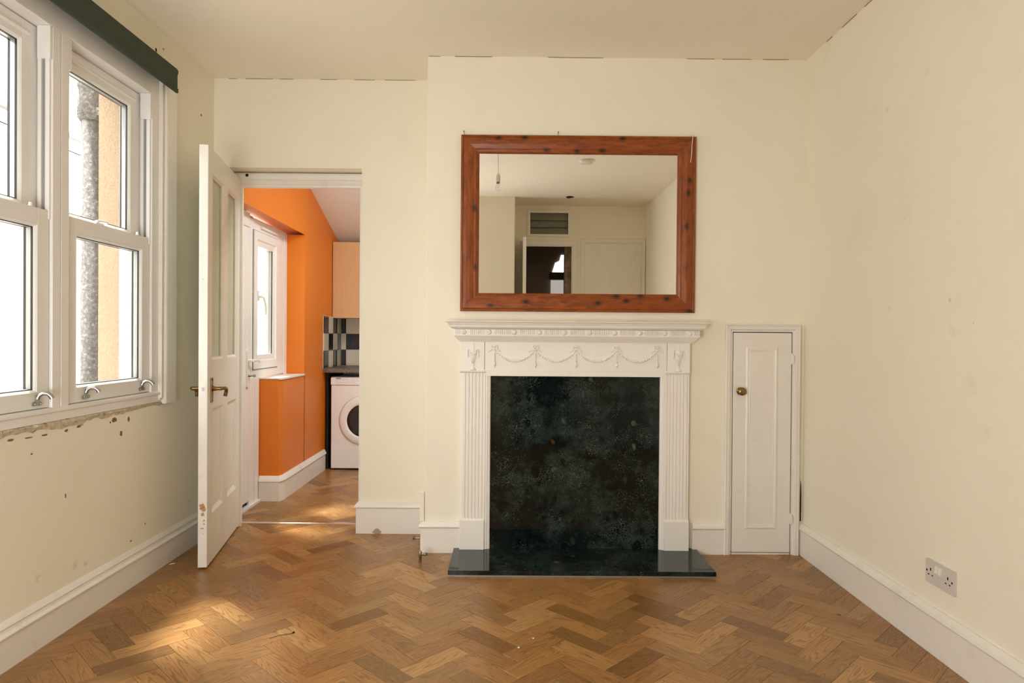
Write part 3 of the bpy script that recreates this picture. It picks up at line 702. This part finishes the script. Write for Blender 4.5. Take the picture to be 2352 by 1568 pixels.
mb.box(-1.80, KF, 4.245, 4.608, 1.89, 1.985).box(-1.80, KF, 4.608, 5.36, 1.955, 1.965)
mb.box(-1.80, KF+.02, 4.245, 4.80, -.003, .018)
mb.build('door_frame', M['upvc'], kd, .003)
MB().box(-1.79, KF-.012, 4.597, 4.609, .02, 1.89).box(-1.79, KF-.014, 4.245, 4.608, .018, .045).build('gasket', M['black'], kd)
leaf = MB().box(-1.79, KF+.004, 4.48, 4.598, .045, 1.885).box(-1.79, KF+.004, 4.25, 4.48, .045, .16).box(-1.79, KF+.004, 4.25, 4.48, .76, .86).box(-1.79, KF+.004, 4.25, 4.48, 1.80, 1.885).build('door_leaf', M['upvc'], kd, .003)
frame(rect(4.20, 4.482, .84, 1.80), [(0, -.02), (0, .012), (.018, .010), (.024, -.004), (.024, -.02)], PL(KF)).build('glazing_bead', M['upvc'], kd)
frame(rect(4.22, 4.460, .86, 1.78), [(0, -.02), (0, .002), (.003, .002), (.003, -.02)], PL(KF)).build('gasket', M['black'], kd)
MB().box(KF-.021, KF-.020, 4.22, 4.462, .86, 1.78).build('glass_pane', M['glass_clean'], kd)
MB().box(-1.78, KF-.008, 4.25, 4.48, .16, .76).build('door_panel', M['upvc'], kd)
mb = MB().extrude([(-.018, .82), (0, .812), (.018, .82), (.019, 1.06), (0, 1.07), (-.019, 1.06)], lambda p, t: (t, 4.555+p[0], p[1]), KF+.004, KF+.014)
mb.lathe([(.010, 0), (.010, .03)], (KF+.014, 4.555, .995), (1, 0, 0), 12).tube([(KF+.044, 4.55, .995), (KF+.05, 4.57, .996), (KF+.05, 4.64, .992), (KF+.046, 4.665, .985)], [.010, .010, .009, .008], 10)
mb.build('door_handle', M['upvc'], kd, .002)
MB().lathe([(.009, 0), (.009, .012), (.006, .014), (.006, .03), (.009, .032), (.009, .045)], (KF+.014, 4.555, .893), (1, .5, 0), 12).build('key_cylinder', M['copper'], kd)

# ------------------------------------------------------------------ doorway frame, threshold
fy = 4.135
prof = [(0, 0), (0, .030), (.012, .034), (.036, .030), (.044, .018), (.050, .016), (.054, .022), (.062, .022), (.066, .012), (.080, .010), (.080, 0)]
pts = [(DX1, 0.0), (DX1, 2.142), (DX0, 2.142), (DX0, 0.0)]
o = frame([(DX1+.045, 0), (DX1+.045, 2.142), (DX0, 2.142), (DX0, 0)], prof, PB(fy+.03), False).build('trim_5', M['gloss'])
struct(o, 'white moulded frame of the kitchen doorway')
struct(MB().box(DX0, DX1+.04, fy+.03, 4.25, 2.075, 2.15).box(DX0, DX0+.05, fy+.03, 4.25, 0, 2.09).build('trim_6', M['gloss']), 'white lining inside the kitchen doorway')
th = MB().extrude([(4.222, 0), (4.222, .002), (4.230, .0055), (4.250, .0055), (4.258, .002), (4.258, 0)], lambda p, t: (t, p[0], p[1]), DX0+.05, DX1+.02).build('threshold_strip', M['steel'])
tag(th, 'thin silver metal threshold strip in the kitchen doorway', 'threshold')
MB().lathe([(.010, 0), (.010, .0015)], (-1.585, fy-.0045, 2.128), (0, 1, 0), 10).build('screw_hole', M['darkhole'], bpy.data.objects['trim_5'])

# ------------------------------------------------------------------ door_1: open panelled door
d1 = struct(empty('door_1', (-1.640, 4.19, 0)), 'open white panelled door with two frosted upper panes')
F_ = Vector((-1.490, 3.389)); H_ = Vector((-1.640, 4.19)); DD = (H_-F_).normalized(); DN = Vector((DD.y, -DD.x)); LW = (H_-F_).length-.012
# local: t along from free edge, h out of the visible face (+), z
def dpt(t, h, z): return (F_.x+DD.x*t+DN.x*h, F_.y+DD.y*t+DN.y*h, z)
class DM(MB):
    def db(s, t0, t1, h0, h1, z0, z1):
        vs = [dpt(t, h, z) for z in (z0, z1) for h in (h0, h1) for t in (t0, t1)]
        return s.add(vs, [(0, 2, 3, 1), (4, 5, 7, 6), (0, 1, 5, 4), (2, 6, 7, 3), (0, 4, 6, 2), (1, 3, 7, 5)])
TH = .043; Z0, Z1 = .010, 2.105
ops = [(.088, .350, 1.032, 1.985), (.445, .705, 1.032, 1.985), (.100, .345, .252, .790), (.455, .700, .252, .790)]
DM().db(0, .088, -TH, 0, Z0, Z1).build('stile', M['gloss'], d1, .003)
DM().db(.705, LW, -TH, 0, Z0, Z1).build('stile', M['gloss'], d1, .003)
DM().db(.088, .705, -TH, 0, 1.985, Z1).build('rail', M['gloss'], d1)
DM().db(.088, .705, -TH, 0, .790, 1.032).build('rail', M['gloss'], d1)
DM().db(.088, .705, -TH, 0, Z0, .252).build('rail', M['gloss'], d1)
DM().db(.350, .445, -TH, 0, 1.032, 1.985).db(.345, .455, -TH, 0, .252, .790).db(.088, .100, -TH, 0, .252, .79).db(.70, .705, -TH, 0, .252, .79).build('muntin', M['gloss'], d1)
for i, (t0, t1, z0, z1) in enumerate(ops):
    up = i < 2
    for side in (1, -1):
        hh = (lambda h: h) if side == 1 else (lambda h: -TH-h)
        pf = [(0, -.018), (0, 0), (.006, -.001), (.012, -.006), (.018, -.010), (.018, -.018)] if up else [(0, -.014), (0, 0), (.004, -.001), (.012, -.007), (.022, -.011), (.022, -.014)]
        frame(rect(t0, t1, z0, z1), pf, lambda a, b, h, hh=hh: dpt(a, hh(h), b)).build('panel_moulding', M['gloss'], d1)
    DM().db(t0, t1, -.024, -.019 if up else -.0125, z0, z1).build('glass_pane' if up else 'door_panel', M['frosted'] if up else M['gloss'], d1)
# handles both sides
for side in (1, -1):
    q = lambda t, h, z, side=side: dpt(t, h if side == 1 else -TH-h, z)
    mb = DM(); mb.db(.058, .096, 0 if side == 1 else -TH-.006, .006 if side == 1 else -TH, .823, .947)
    mb.tube([q(.077, .006, .893), q(.077, .012, .893), q(.077, .03, .893), q(.080, .046, .893)], [.015, .012, .0095, .0095], 12)
    mb.tube([q(.077, .042, .893), q(.092, .052, .893), q(.13, .054, .892), q(.165, .053, .886), q(.178, .050, .868), q(.172, .046, .846)], [.010, .0095, .0085, .009, .0095, .010], 10)
    for z in (.833, .937): mb.lathe([(.004, 0), (.003, .002)], q(.077, .006, z), (DN.x*side, DN.y*side, 0), 8)
    mb.build('door_handle', M['brass'], d1, .001)
mb = DM().db(-.0012, .002, -.035, -.008, .855, .935); mb.build('lock_plate', M['gloss'], d1, .0005)
mb = DM().db(-.0018, .002, -.026, -.014, .887, .905); mb.build('latch', M['bulbcap'], d1)
for k, (t, z, rt_, rz) in enumerate([(-.018, .318, .010, .014), (-.012, .300, .010, .016), (-.026, .305, .008, .010), (-.018, .275, .010, .010), (-.012, .245, .004, .007), (-.012, .228, .004, .006), (-.022, .205, .011, .003), (-.03, .32, .006, .008)]):
    mb = MB().extrude(blob(t-.002, z, rt_, rz, k+40), lambda p, h: (F_.x+DN.x*p[0]-DD.x*h, F_.y+DN.y*p[0]-DD.y*h, p[1]), -.0005, .0012)
    mb.build('paint_chip', M['barewood'], d1)
for z in (.35, 1.75): MB().lathe([(.007, 0), (.007, .09)], dpt(LW+.004, .004, z), (0, 0, 1), 10).build('hinge', M['gloss'], d1)

# ------------------------------------------------------------------ fireplace: hearth, back slab, surround
he = MB().box(-.287, 1.022, 3.315, YB, .006, .028).build('hearth_slab', M['marble'], bevel=.0015)
tag(he, 'polished dark green marble hearth slab on the floor', 'hearth')
MB().box(-.286, 1.022, 3.3135, 3.60, 0, .006).build('sealant_bead', M['spacer'], he)
sb = MB().box(-.098, .826, YB-.012, YB, .028, .965).build('fireback_slab', M['marble'])
tag(sb, 'upright polished dark green marble panel closing the fireplace', 'fire panel')
fs = empty('fire_surround', (.3615, YB, .028), label='white carved fire surround with swags and fluted pilasters', cat='fireplace')
S = M['surround']; FX0, FX1, FY = -.250, .973, 3.652; C0 = .3615
def band(name, prof):      # moulding with returned ends: prof [(proj, z)] closed
    mb = MB(); rings = []
    for p, z in prof: rings.append((p, z))
    n = len(rings); vs = []
    for p, z in rings: vs += [(FX0-p, YB, z), (FX0-p, FY-p, z), (FX1+p, FY-p, z), (FX1+p, YB, z)]
    fsx = []
    for i in range(n-1):
        for j in range(3): fsx.append((4*i+j, 4*i+j+1, 4*(i+1)+j+1, 4*(i+1)+j))
    fsx += [(0, 3, 2, 1), (4*(n-1), 4*(n-1)+1, 4*(n-1)+2, 4*(n-1)+3)]
    mb.add(vs, fsx); return mb.build(name, S, fs)
band('mantel_shelf', [(.020, 1.2050), (.046, 1.2085), (.054, 1.2130), (.058, 1.2150), (.060, 1.2165), (.062, 1.219), (.0635, 1.226), (.069, 1.234), (.073, 1.2390), (.073, 1.2405), (.085, 1.2435), (.088, 1.2450), (.088, 1.2485)])
dent = band('dentil_band', [(.010, 1.1725), (.044, 1.1725), (.044, 1.1765), (.041, 1.1765), (.041, 1.206), (.010, 1.206)])
band('cornice', [(.000, 1.1385), (.007, 1.1385), (.008, 1.1415), (.012, 1.1430), (.014, 1.1440), (.016, 1.1480), (.020, 1.1495), (.025, 1.155), (.031, 1.162), (.037, 1.170), (.038, 1.1735), (.01, 1.1735)])
MB().box(-.126, .849, FY, YB, .957, 1.14).build('frieze_panel', S, fs, .001)
for x0, x1 in ((FX0, -.128), (.851, FX1)): MB().box(x0, x1, FY-.001, YB, .981, 1.14).build('corner_block', S, fs, .0012)
# reeds and rosettes of the dentil band
yd = FY-.041; ros = [C0+(k-4.5)*.1328 for k in range(10)]
for x in ros:
    mb = MB().lathe([(.0125, 0), (.0135, .003), (.009, .005), (.006, .0075), (.001, .009)], (x, yd, 1.191), (0, -1, 0), 14)
    for k in range(6): mb.ell((x+.008*math.cos(k*PI/3), yd-.004, 1.191+.008*math.sin(k*PI/3)), .0042, .004, .0042, 6, 4)
    mb.build('rosette', S, dent)
mb = MB(); x = FX0-.041+.010
while x < FX1+.041-.006:
    if min(abs(x-r_) for r_ in ros) > .024: mb.extrude([(x-.0026, 0), (x-.0018, .007), (x+.0018, .007), (x+.0026, 0)], lambda p, t: (p[0], yd-p[1], t), 1.180, 1.204)
    x += .0098
tag(mb.build('reeding', S, dent), kind='stuff')
# pilasters with capitals and plinths
for x0, x1 in ((FX0+.002, -.126), (.849, FX1-.002)):
    pil = []; n = 6; w = (x1-x0-.012)/n; pts_ = [(x0, 0), (x0, .0)]
    prof_ = [(x0, YB), (x0, FY+.004)]; 
    for k in range(n):
        a = x0+.006+k*w
        prof_ += [(a+.0015, FY+.004), (a+.0035, FY), (a+w-.0065, FY), (a+w-.0035, FY+.003), (a+w-.0015, FY+.0055)]
    prof_ += [(x1, FY+.004), (x1, YB)]
    MB().extrude(prof_, lambda p, t: (p[0], p[1], t), .18, .975).build('pilaster', S, fs)
    MB().extrude([(0, .972), (-.003, .974), (-.009, .979), (-.010, .984), (0, .984)], lambda p, t: (t, FY+p[0], p[1]), x0-.009, x1+.002).box(x0-.001, x1, FY, YB, .972, .984).build('capital', S, fs)
    MB().box(x0-.008, x1+.002, FY-.010, YB, .028, .184).extrude([(FY-.010, .184), (FY-.003, .192), (FY+.02, .192), (FY+.02, .184)], lambda p, t: (t, p[0], p[1]), x0-.006, x1).build('plinth', S, fs, .001)
# inner slip moulding round the opening
ip = [(0, -.03), (0, .001), (.006, .001), (.008, -.003), (.012, -.002), (.018, -.002), (.021, -.007), (.025, -.006), (.031, -.008), (.034, -.012), (.034, -.03)]
frame([(.851, .028), (.851, .990), (-.128, .990), (-.128, .028)], ip, PB(FY), False).build('inner_moulding', S, fs)
# swags, bows, drops, urns
ys = FY-.0005
bx = [C0+(k-2)*.218 for k in range(5)]
for x in bx:
    mb = MB()
    for s_ in (-1, 1):
        lp_ = [(x+s_*(.004+.012*math.sin(t)*(1+.2*math.cos(t))), ys-.003, 1.100+.010*(1-math.cos(t))+.004*math.sin(t)) for t in [k*2*PI/10 for k in range(11)]]
        mb.tube(lp_, .0038, 6)
        mb.tube([(x+s_*.003, ys-.002, 1.098), (x+s_*.016, ys-.002, 1.101), (x+s_*.022, ys-.002, 1.093), (x+s_*.030, ys-.002, 1.092), (x+s_*.034, ys-.002, 1.085)], [.004, .004, .0034, .0038, .002], 6)
    mb.ell((x, ys-.004, 1.100), .006, .006, .006, 8, 5)
    mb.build('bow', S, fs)
    mb = MB().tube([(x, ys-.001, 1.096), (x, ys-.001, 1.02)], .0018, 6)
    for k, z in enumerate([1.075, 1.064, 1.053, 1.041, 1.029]): mb.ell((x, ys-.003, z), .0045+.0006*k, .005, .006, 7, 5)
    mb.ell((x, ys-.004, 1.018), .0085, .0075, .009, 8, 5).ell((x, ys-.002, 1.007), .0045, .003, .006, 7, 5)
    mb.build('husk_drop', S, fs)
for k in range(4):
    mb = MB(); a, b = bx[k]+.004, bx[k+1]-.004; n = 19; pth = []
    for i in range(n+1):
        u = i/n; x = a+(b-a)*u; z = 1.092-.054*(1-(2*u-1)**2)**.9; pth.append((x, ys-.001, z))
        s_ = .0036+.0036*math.sin(PI*u)**1.2
        mb.ell((x, ys-.003, z), s_*1.1, .0065, s_, 8, 5)
        if 3 < i < n-3 and i % 2 == 0:
            mb.ell((x+.004, ys-.002, z-.005), .003, .003, .003, 6, 4); mb.ell((x-.003, ys-.002, z+.005), .003, .003, .003, 6, 4)
    mb.tube(pth, .002, 5); mb.build('swag', S, fs)
for x in (-.189, .912):
    mb = MB()
    up_ = [(.001, 0), (.018, 0), (.016, .006), (.010, .014), (.005, .020), (.008, .025), (.010, .029), (.004, .032), (.008, .042), (.014, .062), (.019, .078), (.020, .082), (.018, .092), (.021, .104), (.020, .108), (.010, .112), (.008, .118), (.004, .121), (.008, .128), (.007, .138), (.004, .145), (.001, .148)]
    mb.lathe([(r_, h_) for r_, h_ in up_], (x, ys, .9875), (0, 0, 1), 18, True, (1, 1))
    # flatten into relief
    mb.v = [(p[0], min(ys-(ys-p[1])*.55, ys+.001), p[2]) for p in mb.v]
    for s_ in (-1, 1):
        mb.tube([(x+s_*.016, ys-.005, 1.092), (x+s_*.026, ys-.004, 1.098), (x+s_*.029, ys-.004, 1.085), (x+s_*.028, ys-.003, 1.068), (x+s_*.030, ys-.003, 1.055)], [.004, .0035, .004, .0038, .003], 6)
    mb.tube([(x-.018, ys-.012, 1.085), (x-.008, ys-.015, 1.072), (x+.004, ys-.015, 1.070), (x+.018, ys-.012, 1.084)], .003, 6)
    for k in range(5): mb.tube([(x-.012+k*.006, ys-.010+abs(k-2)*.002, 1.060), (x-.006+k*.003, ys-.006, 1.024)], .0016, 5)
    mb.build('urn', S, fs)

# ------------------------------------------------------------------ cupboard beside the chimney
c2 = struct(empty('door_2', (1.37, YB, 0)), 'narrow white panelled cupboard door right of fireplace')
ap2 = [(0, 0), (0, .024), (.006, .028), (.010, .022), (.016, .022), (.018, .026), (.026, .024), (.030, .016), (.034, .013), (.040, .012), (.042, 0)]
frame([(1.574, 0), (1.574, 1.244), (1.170, 1.244), (1.170, 0)], ap2, PB(YB), False).build('architrave', M['gloss'], c2)
MB().box(1.205, 1.54, YB-.004, YB-.001, 0, 1.21).build('dark_gap', M['darkhole'], c2)
MB().box(1.214, 1.527, YB-.012, YB-.003, 0.0, .010).build('bottom_bar', M['gloss'], c2)
dl = MB().box(1.214, 1.527, YB-.017, YB-.003, .014, 1.199).build('door_leaf', M['gloss'], c2, .002)
frame(rect(1.281, 1.453, .141, 1.124), [(0, -.002), (0, .003), (.006, .006), (.012, .006), (.018, .003), (.021, .0045), (.024, .001), (.024, -.002)], PB(YB-.017)).build('panel_moulding', M['gloss'], dl)
MB().box(1.305, 1.429, YB-.0185, YB-.0165, .165, 1.10).build('door_panel', M['gloss'], dl)
MB().lathe([(.021, 0), (.021, .002), (.009, .004), (.008, .016), (.014, .020), (.021, .026), (.022, .032), (.017, .038), (.006, .040), (.001, .040)], (1.252, YB-.017, .884), (0, -1, 0), 22).build('door_knob', M['brass'], dl)
for z in (1.062, .20):
    mb = MB().box(1.521, 1.529, YB-.019, YB-.012, z-.032, z+.028).box(1.529, 1.537, YB-.028, YB-.012, z-.024, z+.018)
    mb.lathe([(.004, 0), (.004, .056)], (1.530, YB-.018, z-.030), (0, 0, 1), 8); mb.build('hinge', M['gloss'], c2, .001)
struct(MB().extrude([(1.588, .18), (1.593, .18), (1.594, .30), (1.5925, .37), (1.590, .40), (1.5885, .36), (1.5875, .26)], lambda p, t: (p[0], t, p[1]), YB-.004, YB-.001).build('trim_7', M['darkhole']), 'dark ragged gap at the right corner of the cupboard')

# ------------------------------------------------------------------ mirror
mi = empty('wall_mirror', (.369, YB, 1.30), label='large pine-framed rectangular mirror hung above the mantel', cat='mirror')
mp = rect(-.262, 1.000, 1.303, 2.248)
mprof = [(0, 0), (0, .020), (.003, .024), (.010, .026), (.014, .023), (.018, .0255), (.030, .028), (.050, .026), (.072, .020), (.080, .022), (.090, .018), (.0985, .012), (.0985, 0)]
for i in range(4):
    mb = MB(); frame_seg(mb, mp, mprof, PB(YB), i); mb.build('frame_rail', M['pine_h'] if i % 2 == 0 else M['pine_v'], mi)
MB().box(-.17, .91, YB-.0095, YB-.004, 1.39, 2.16).build('mirror_glass', M['mirror'], mi)
mi.rotation_euler = (math.radians(.16), 0, 0)
hk = MB().tube([(.979, YB-.002, 2.262), (.985, YB-.012, 2.254), (.978, YB-.032, 2.243), (.974, YB-.033, 2.20), (.973, YB-.032, 2.16), (.970, YB-.032, 2.13), (.968, YB-.031, 2.108)], .0022, 6).build('hanging_cord', M['wire'])
tag(hk, 'loose white cord hanging over the mirror frame top right', 'cord')
# two tiny nails above the frame
for x, nm in ((-.248, 'small nail above the top left corner of the mirror'), (.258, 'small nail above the middle of the mirror frame')):
    o = MB().lathe([(.0012, 0), (.0012, .028), (.003, .028), (.003, .030)], (x, YB, 2.258), (0, -1, .25), 8).build('nail', M['ink']); tag(o, nm, 'nail')

# ------------------------------------------------------------------ socket on right wall
sk = empty('wall_socket', (XR, 2.495, .30), label='white double plug socket low on the right wall', cat='socket')
def PRW(a, b, h): return (XR-h, a, b)
y0, y1, z0, z1 = 2.411, 2.580, .255, .3435
MB().extrude([(y0, z0+.004), (y0+.004, z0), (y1-.004, z0), (y1, z0+.004), (y1, z1-.004), (y1-.004, z1), (y0+.004, z1), (y0, z1-.004)], lambda p, t: (XR-t, p[0], p[1]), 0, .009).build('face_plate', M['greyplastic'], sk, .003)
for dy in (-.010, .010): MB().add([PRW(2.500+dy-.0085, .305, .009), PRW(2.500+dy+.0085, .305, .009), PRW(2.500+dy+.0085, .330, .009), PRW(2.500+dy-.0085, .330, .009), PRW(2.500+dy-.0085, .305, .015), PRW(2.500+dy+.0085, .305, .015), PRW(2.500+dy+.0085, .330, .011), PRW(2.500+dy-.0085, .330, .011)],
    [(0, 1, 2, 3), (7, 6, 5, 4), (0, 4, 5, 1), (1, 5, 6, 2), (2, 6, 7, 3), (3, 7, 4, 0)]).build('switch', M['whiteplastic'], sk)
for cy in (2.548, 2.448):
    mb = MB().box(XR-.0098, XR-.008, cy-.003, cy+.003, .303, .313)
    for dy in (-.011, .011): mb.box(XR-.0098, XR-.008, cy+dy-.004, cy+dy+.004, .2855, .2895)
    mb.build('pin_hole', M['darkhole'], sk)
for cy in (2.570, 2.424): MB().lathe([(.004, 0), (.004, .0012)], (XR-.0088, cy, .300), (-1, 0, 0), 10).build('screw', M['darkhole'], sk)

# ------------------------------------------------------------------ pipe stubs near the chimney corner
p1 = empty('radiator_pipe', (-.447, 3.515, 0), label='capped copper pipe stub standing up from the floor', cat='pipe')
MB().lathe([(.008, 0), (.008, .030), (.0095, .031), (.0095, .052), (.007, .058), (.003, .062)], (-.447, 3.515, 0), (0, 0, 1), 14).build('pipe', M['copper'], p1)
MB().lathe([(.007, 0), (.007, .016), (.009, .017), (.009, .023)], (-.444, 3.515, .043), (1, 0, 0), 12).build('side_branch', M['copper'], p1)
MB().lathe([(.0075, 0), (.0075, .012), (.006, .013)], (-.422, 3.515, .043), (1, 0, 0), 12).build('end_cap', M['ink'], p1)
p2 = empty('radiator_pipe', (-.49, 3.80, .04), label='dark pipe end poking out of the side skirting behind the chimney corner', cat='pipe')
MB().lathe([(.006, 0), (.006, .05)], (-.466, 3.80, .042), (-1, 0, 0), 12).build('pipe', M['copper'], p2)
MB().lathe([(.009, 0), (.010, .004), (.009, .012), (.006, .014)], (-.512, 3.80, .042), (-1, 0, 0), 12).build('end_cap', M['ink'], p2)

# ------------------------------------------------------------------ kitchen contents
wt = MB().extrude([(5.895, .842), (5.890, .848), (5.890, .870), (5.896, .876), (6.492, .876), (6.492, .842)], lambda p, t: (t, p[0], p[1]), KX+.002, .598).build('worktop', M['worktop'])
tag(wt, 'speckled brown-grey kitchen worktop above the washing machine', 'worktop')
wc = empty('wall_cupboard', (-1.26, 6.35, 1.32), label='pale wood kitchen wall cupboard above the tiles', cat='cupboard')
MB().box(-1.597, -.70, 6.21, 6.495, 1.323, 2.01).build('body', M['beech'], wc)
MB().box(-1.595, -1.155, 6.19, 6.209, 1.323, 2.01).build('door', M['beech'], wc, .0015)
MB().box(-1.150, -.70, 6.19, 6.209, 1.323, 2.01).build('door', M['beech'], wc, .0015)
ep = MB().box(-1.585, -1.567, 5.96, 6.48, 0, .842).build('worktop_end_panel', M['darkhole'])
tag(ep, 'dark end panel holding up the worktop by the orange wall', 'panel')
wm = empty('washing_machine', (-1.25, 6.2, 0), label='white front-loading washing machine under the kitchen worktop', cat='washing machine')
x0, x1, yf = -1.535, -.965, 5.92
MB().box(x0, x1, yf, 6.42, .012, .735).build('body', M['appl'], wm, .008)
MB().box(x0+.02, x1-.02, yf+.02, 6.40, 0, .012).build('base', M['darkhole'], wm)
MB().extrude([(yf-.006, .737), (yf-.004, .795), (yf+.02, .806), (6.42, .806), (6.42, .737)], lambda p, t: (t, p[0], p[1]), x0, x1).build('control_panel', M['appl'], wm, .003)
cx, cz = -1.250, .430
MB().lathe([(.212, 0), (.212, .004), (.206, .012), (.196, .016), (.160, .020), (.140, .016), (.136, .006), (.136, 0)], (cx, yf, cz), (0, -1, 0), 48).build('door_ring', M['appl'], wm)
MB().lathe([(.2155, 0), (.2155, .0015), (.212, .002)], (cx, yf, cz), (0, -1, 0), 48).build('door_seal', M['ink2'], wm)
MB().lathe([(.148, .006), (.140, .012), (.110, .010), (.05, .006), (.001, .005)], (cx, yf-.006, cz), (0, -1, 0), 40).build('porthole', M['darkglass'], wm)
frame(rect(x0+.045, x0+.155, .757, .784), [(0, 0), (0, .001), (.002, .001), (.002, 0)], lambda a, b, h: (a, yf-.0055-h, b)).build('drawer', M['ink2'], wm)
mb = MB()
for k in range(5): mb.box(x0+.186, x0+.206, yf-.0065, yf-.004, .788-k*.009, .7895-k*.009)
mb.box(x0+.176, x0+.177, yf-.0065, yf-.004, .742, .80).box(x0+.045, x0+.085, yf-.0065, yf-.004, .745, .7465)
tag(mb.build('panel_print', M['ink2'], wm), kind='stuff')
def text(name, s, size, loc, rot, mat, parent):
    cu = bpy.data.curves.new(name, 'FONT'); cu.body = s; cu.size = size; cu.extrude = .0003; cu.offset = size*.012
    o = bpy.data.objects.new(name, cu); cu.materials.append(mat); COL.objects.link(o)
    dg = bpy.context.evaluated_depsgraph_get(); me = bpy.data.meshes.new_from_object(o.evaluated_get(dg)); bpy.data.objects.remove(o)
    o = bpy.data.objects.new(name, me); COL.objects.link(o); o.parent = parent; o.location = Vector(loc)-Vector(parent['_o']); o.rotation_euler = rot; return o
text('logo', 'beko', .020, (x0+.045, yf-.0065, .789), (PI/2, 0, 0), M['ink'], wm)

# ------------------------------------------------------------------ things seen in the mirror
pd = empty('pendant_lamp', (-.095, 1.84, ZC), label='bare filament bulb hanging on a cord, seen in the mirror', cat='lamp')
MB().lathe([(.045, 0), (.045, .012), (.02, .025), (.01, .03)], (-.095, 1.84, ZC), (0, 0, -1), 20).build('ceiling_rose', M['whiteplastic'], pd)
MB().tube([(-.095, 1.84, ZC-.02), (-.094, 1.84, 2.47)], .0028, 8).build('cord', M['wire'], pd)
MB().lathe([(.004, 0), (.009, .006), (.015, .018), (.0175, .03), (.0175, .070), (.015, .072)], (-.094, 1.84, 2.473), (0, 0, -1), 18).build('lamp_holder', M['whiteplastic'], pd)
MB().lathe([(.013, 0), (.013, .012)], (-.094, 1.84, 2.401), (0, 0, -1), 14).build('bulb_cap', M['bulbcap'], pd)
MB().lathe([(.012, 0), (.015, .010), (.0215, .026), (.0225, .036), (.018, .050), (.008, .058), (.001, .059)], (-.094, 1.84, 2.390), (0, 0, -1), 18).build('bulb', M['glass_clean'], pd)
MB().tube([(-.098, 1.84, 2.385), (-.100, 1.84, 2.355), (-.094, 1.84, 2.350), (-.088, 1.84, 2.355), (-.090, 1.84, 2.385)], .0012, 6).build('filament', simple('filament_amber', (.6, .4, .15, 1)), pd)
sa_ = MB().lathe([(.060, 0), (.060, .018), (.052, .026), (.02, .028), (.001, .028)], (.655, 1.47, ZC), (0, 0, -1), 28).build('smoke_alarm', M['whiteplastic'])
tag(sa_, 'round cream ceiling alarm disc seen at the top of the mirror', 'alarm')
ho = MB().extrude(blob(.655, -.12, .05, .07, 77, 11), lambda p, t: (p[0], p[1], t), ZC-.0015, ZC+.0005).build('ceiling_hole', M['darkhole'], bpy.data.objects['ceiling'])

# ------------------------------------------------------------------ bits of debris on the floor
FL1, FL2 = (.047, 2.556), (.105, 2.636)
for x, y, sx, sy, a, lb in ((FL1[0], FL1[1], .010, .005, .3, 'larger white paint flake on the floor left of centre'), (FL2[0], FL2[1], .007, .004, .8, 'small white paint flake on the floor below the hearth'), (-1.70, 3.47, .030, .006, .6, 'curled white paint sliver by the left skirting')):
    c_, s_ = math.cos(a), math.sin(a); pts_ = [(x+c_*u-s_*w, y+s_*u+c_*w) for u, w in blob(0, 0, sx*.5, sy, int(x*100)+300, 7)]
    o = MB().extrude(pts_, lambda p, t: (p[0], p[1], t), .0003, .0022).build('paint_flake', M['ext_white']); tag(o, lb, 'flake')
tw = MB().tube([(-.91, 2.62, .002), (-.88, 2.645, .003), (-.85, 2.655, .003), (-.835, 2.668, .003)], [.0008, .001, .001, .0014], 5).ell((-.833, 2.67, .004), .005, .004, .0035, 7, 5).build('dried_twig', M['darkhole'])
tag(tw, 'tiny dark dried twig on the floor left of centre', 'twig')
for x, y in ((1.02, 2.86),):
    o = MB().lathe([(.009, 0), (.009, .001), (.001, .001)], (1.41, 2.88, .0004), (0, 0, 1), 12).build('coin', M['ink']); tag(o, 'dark round disc lying on the floor in front of the cupboard', 'disc')
for o in list(SC.objects):
    if '_o' in o: del o['_o']
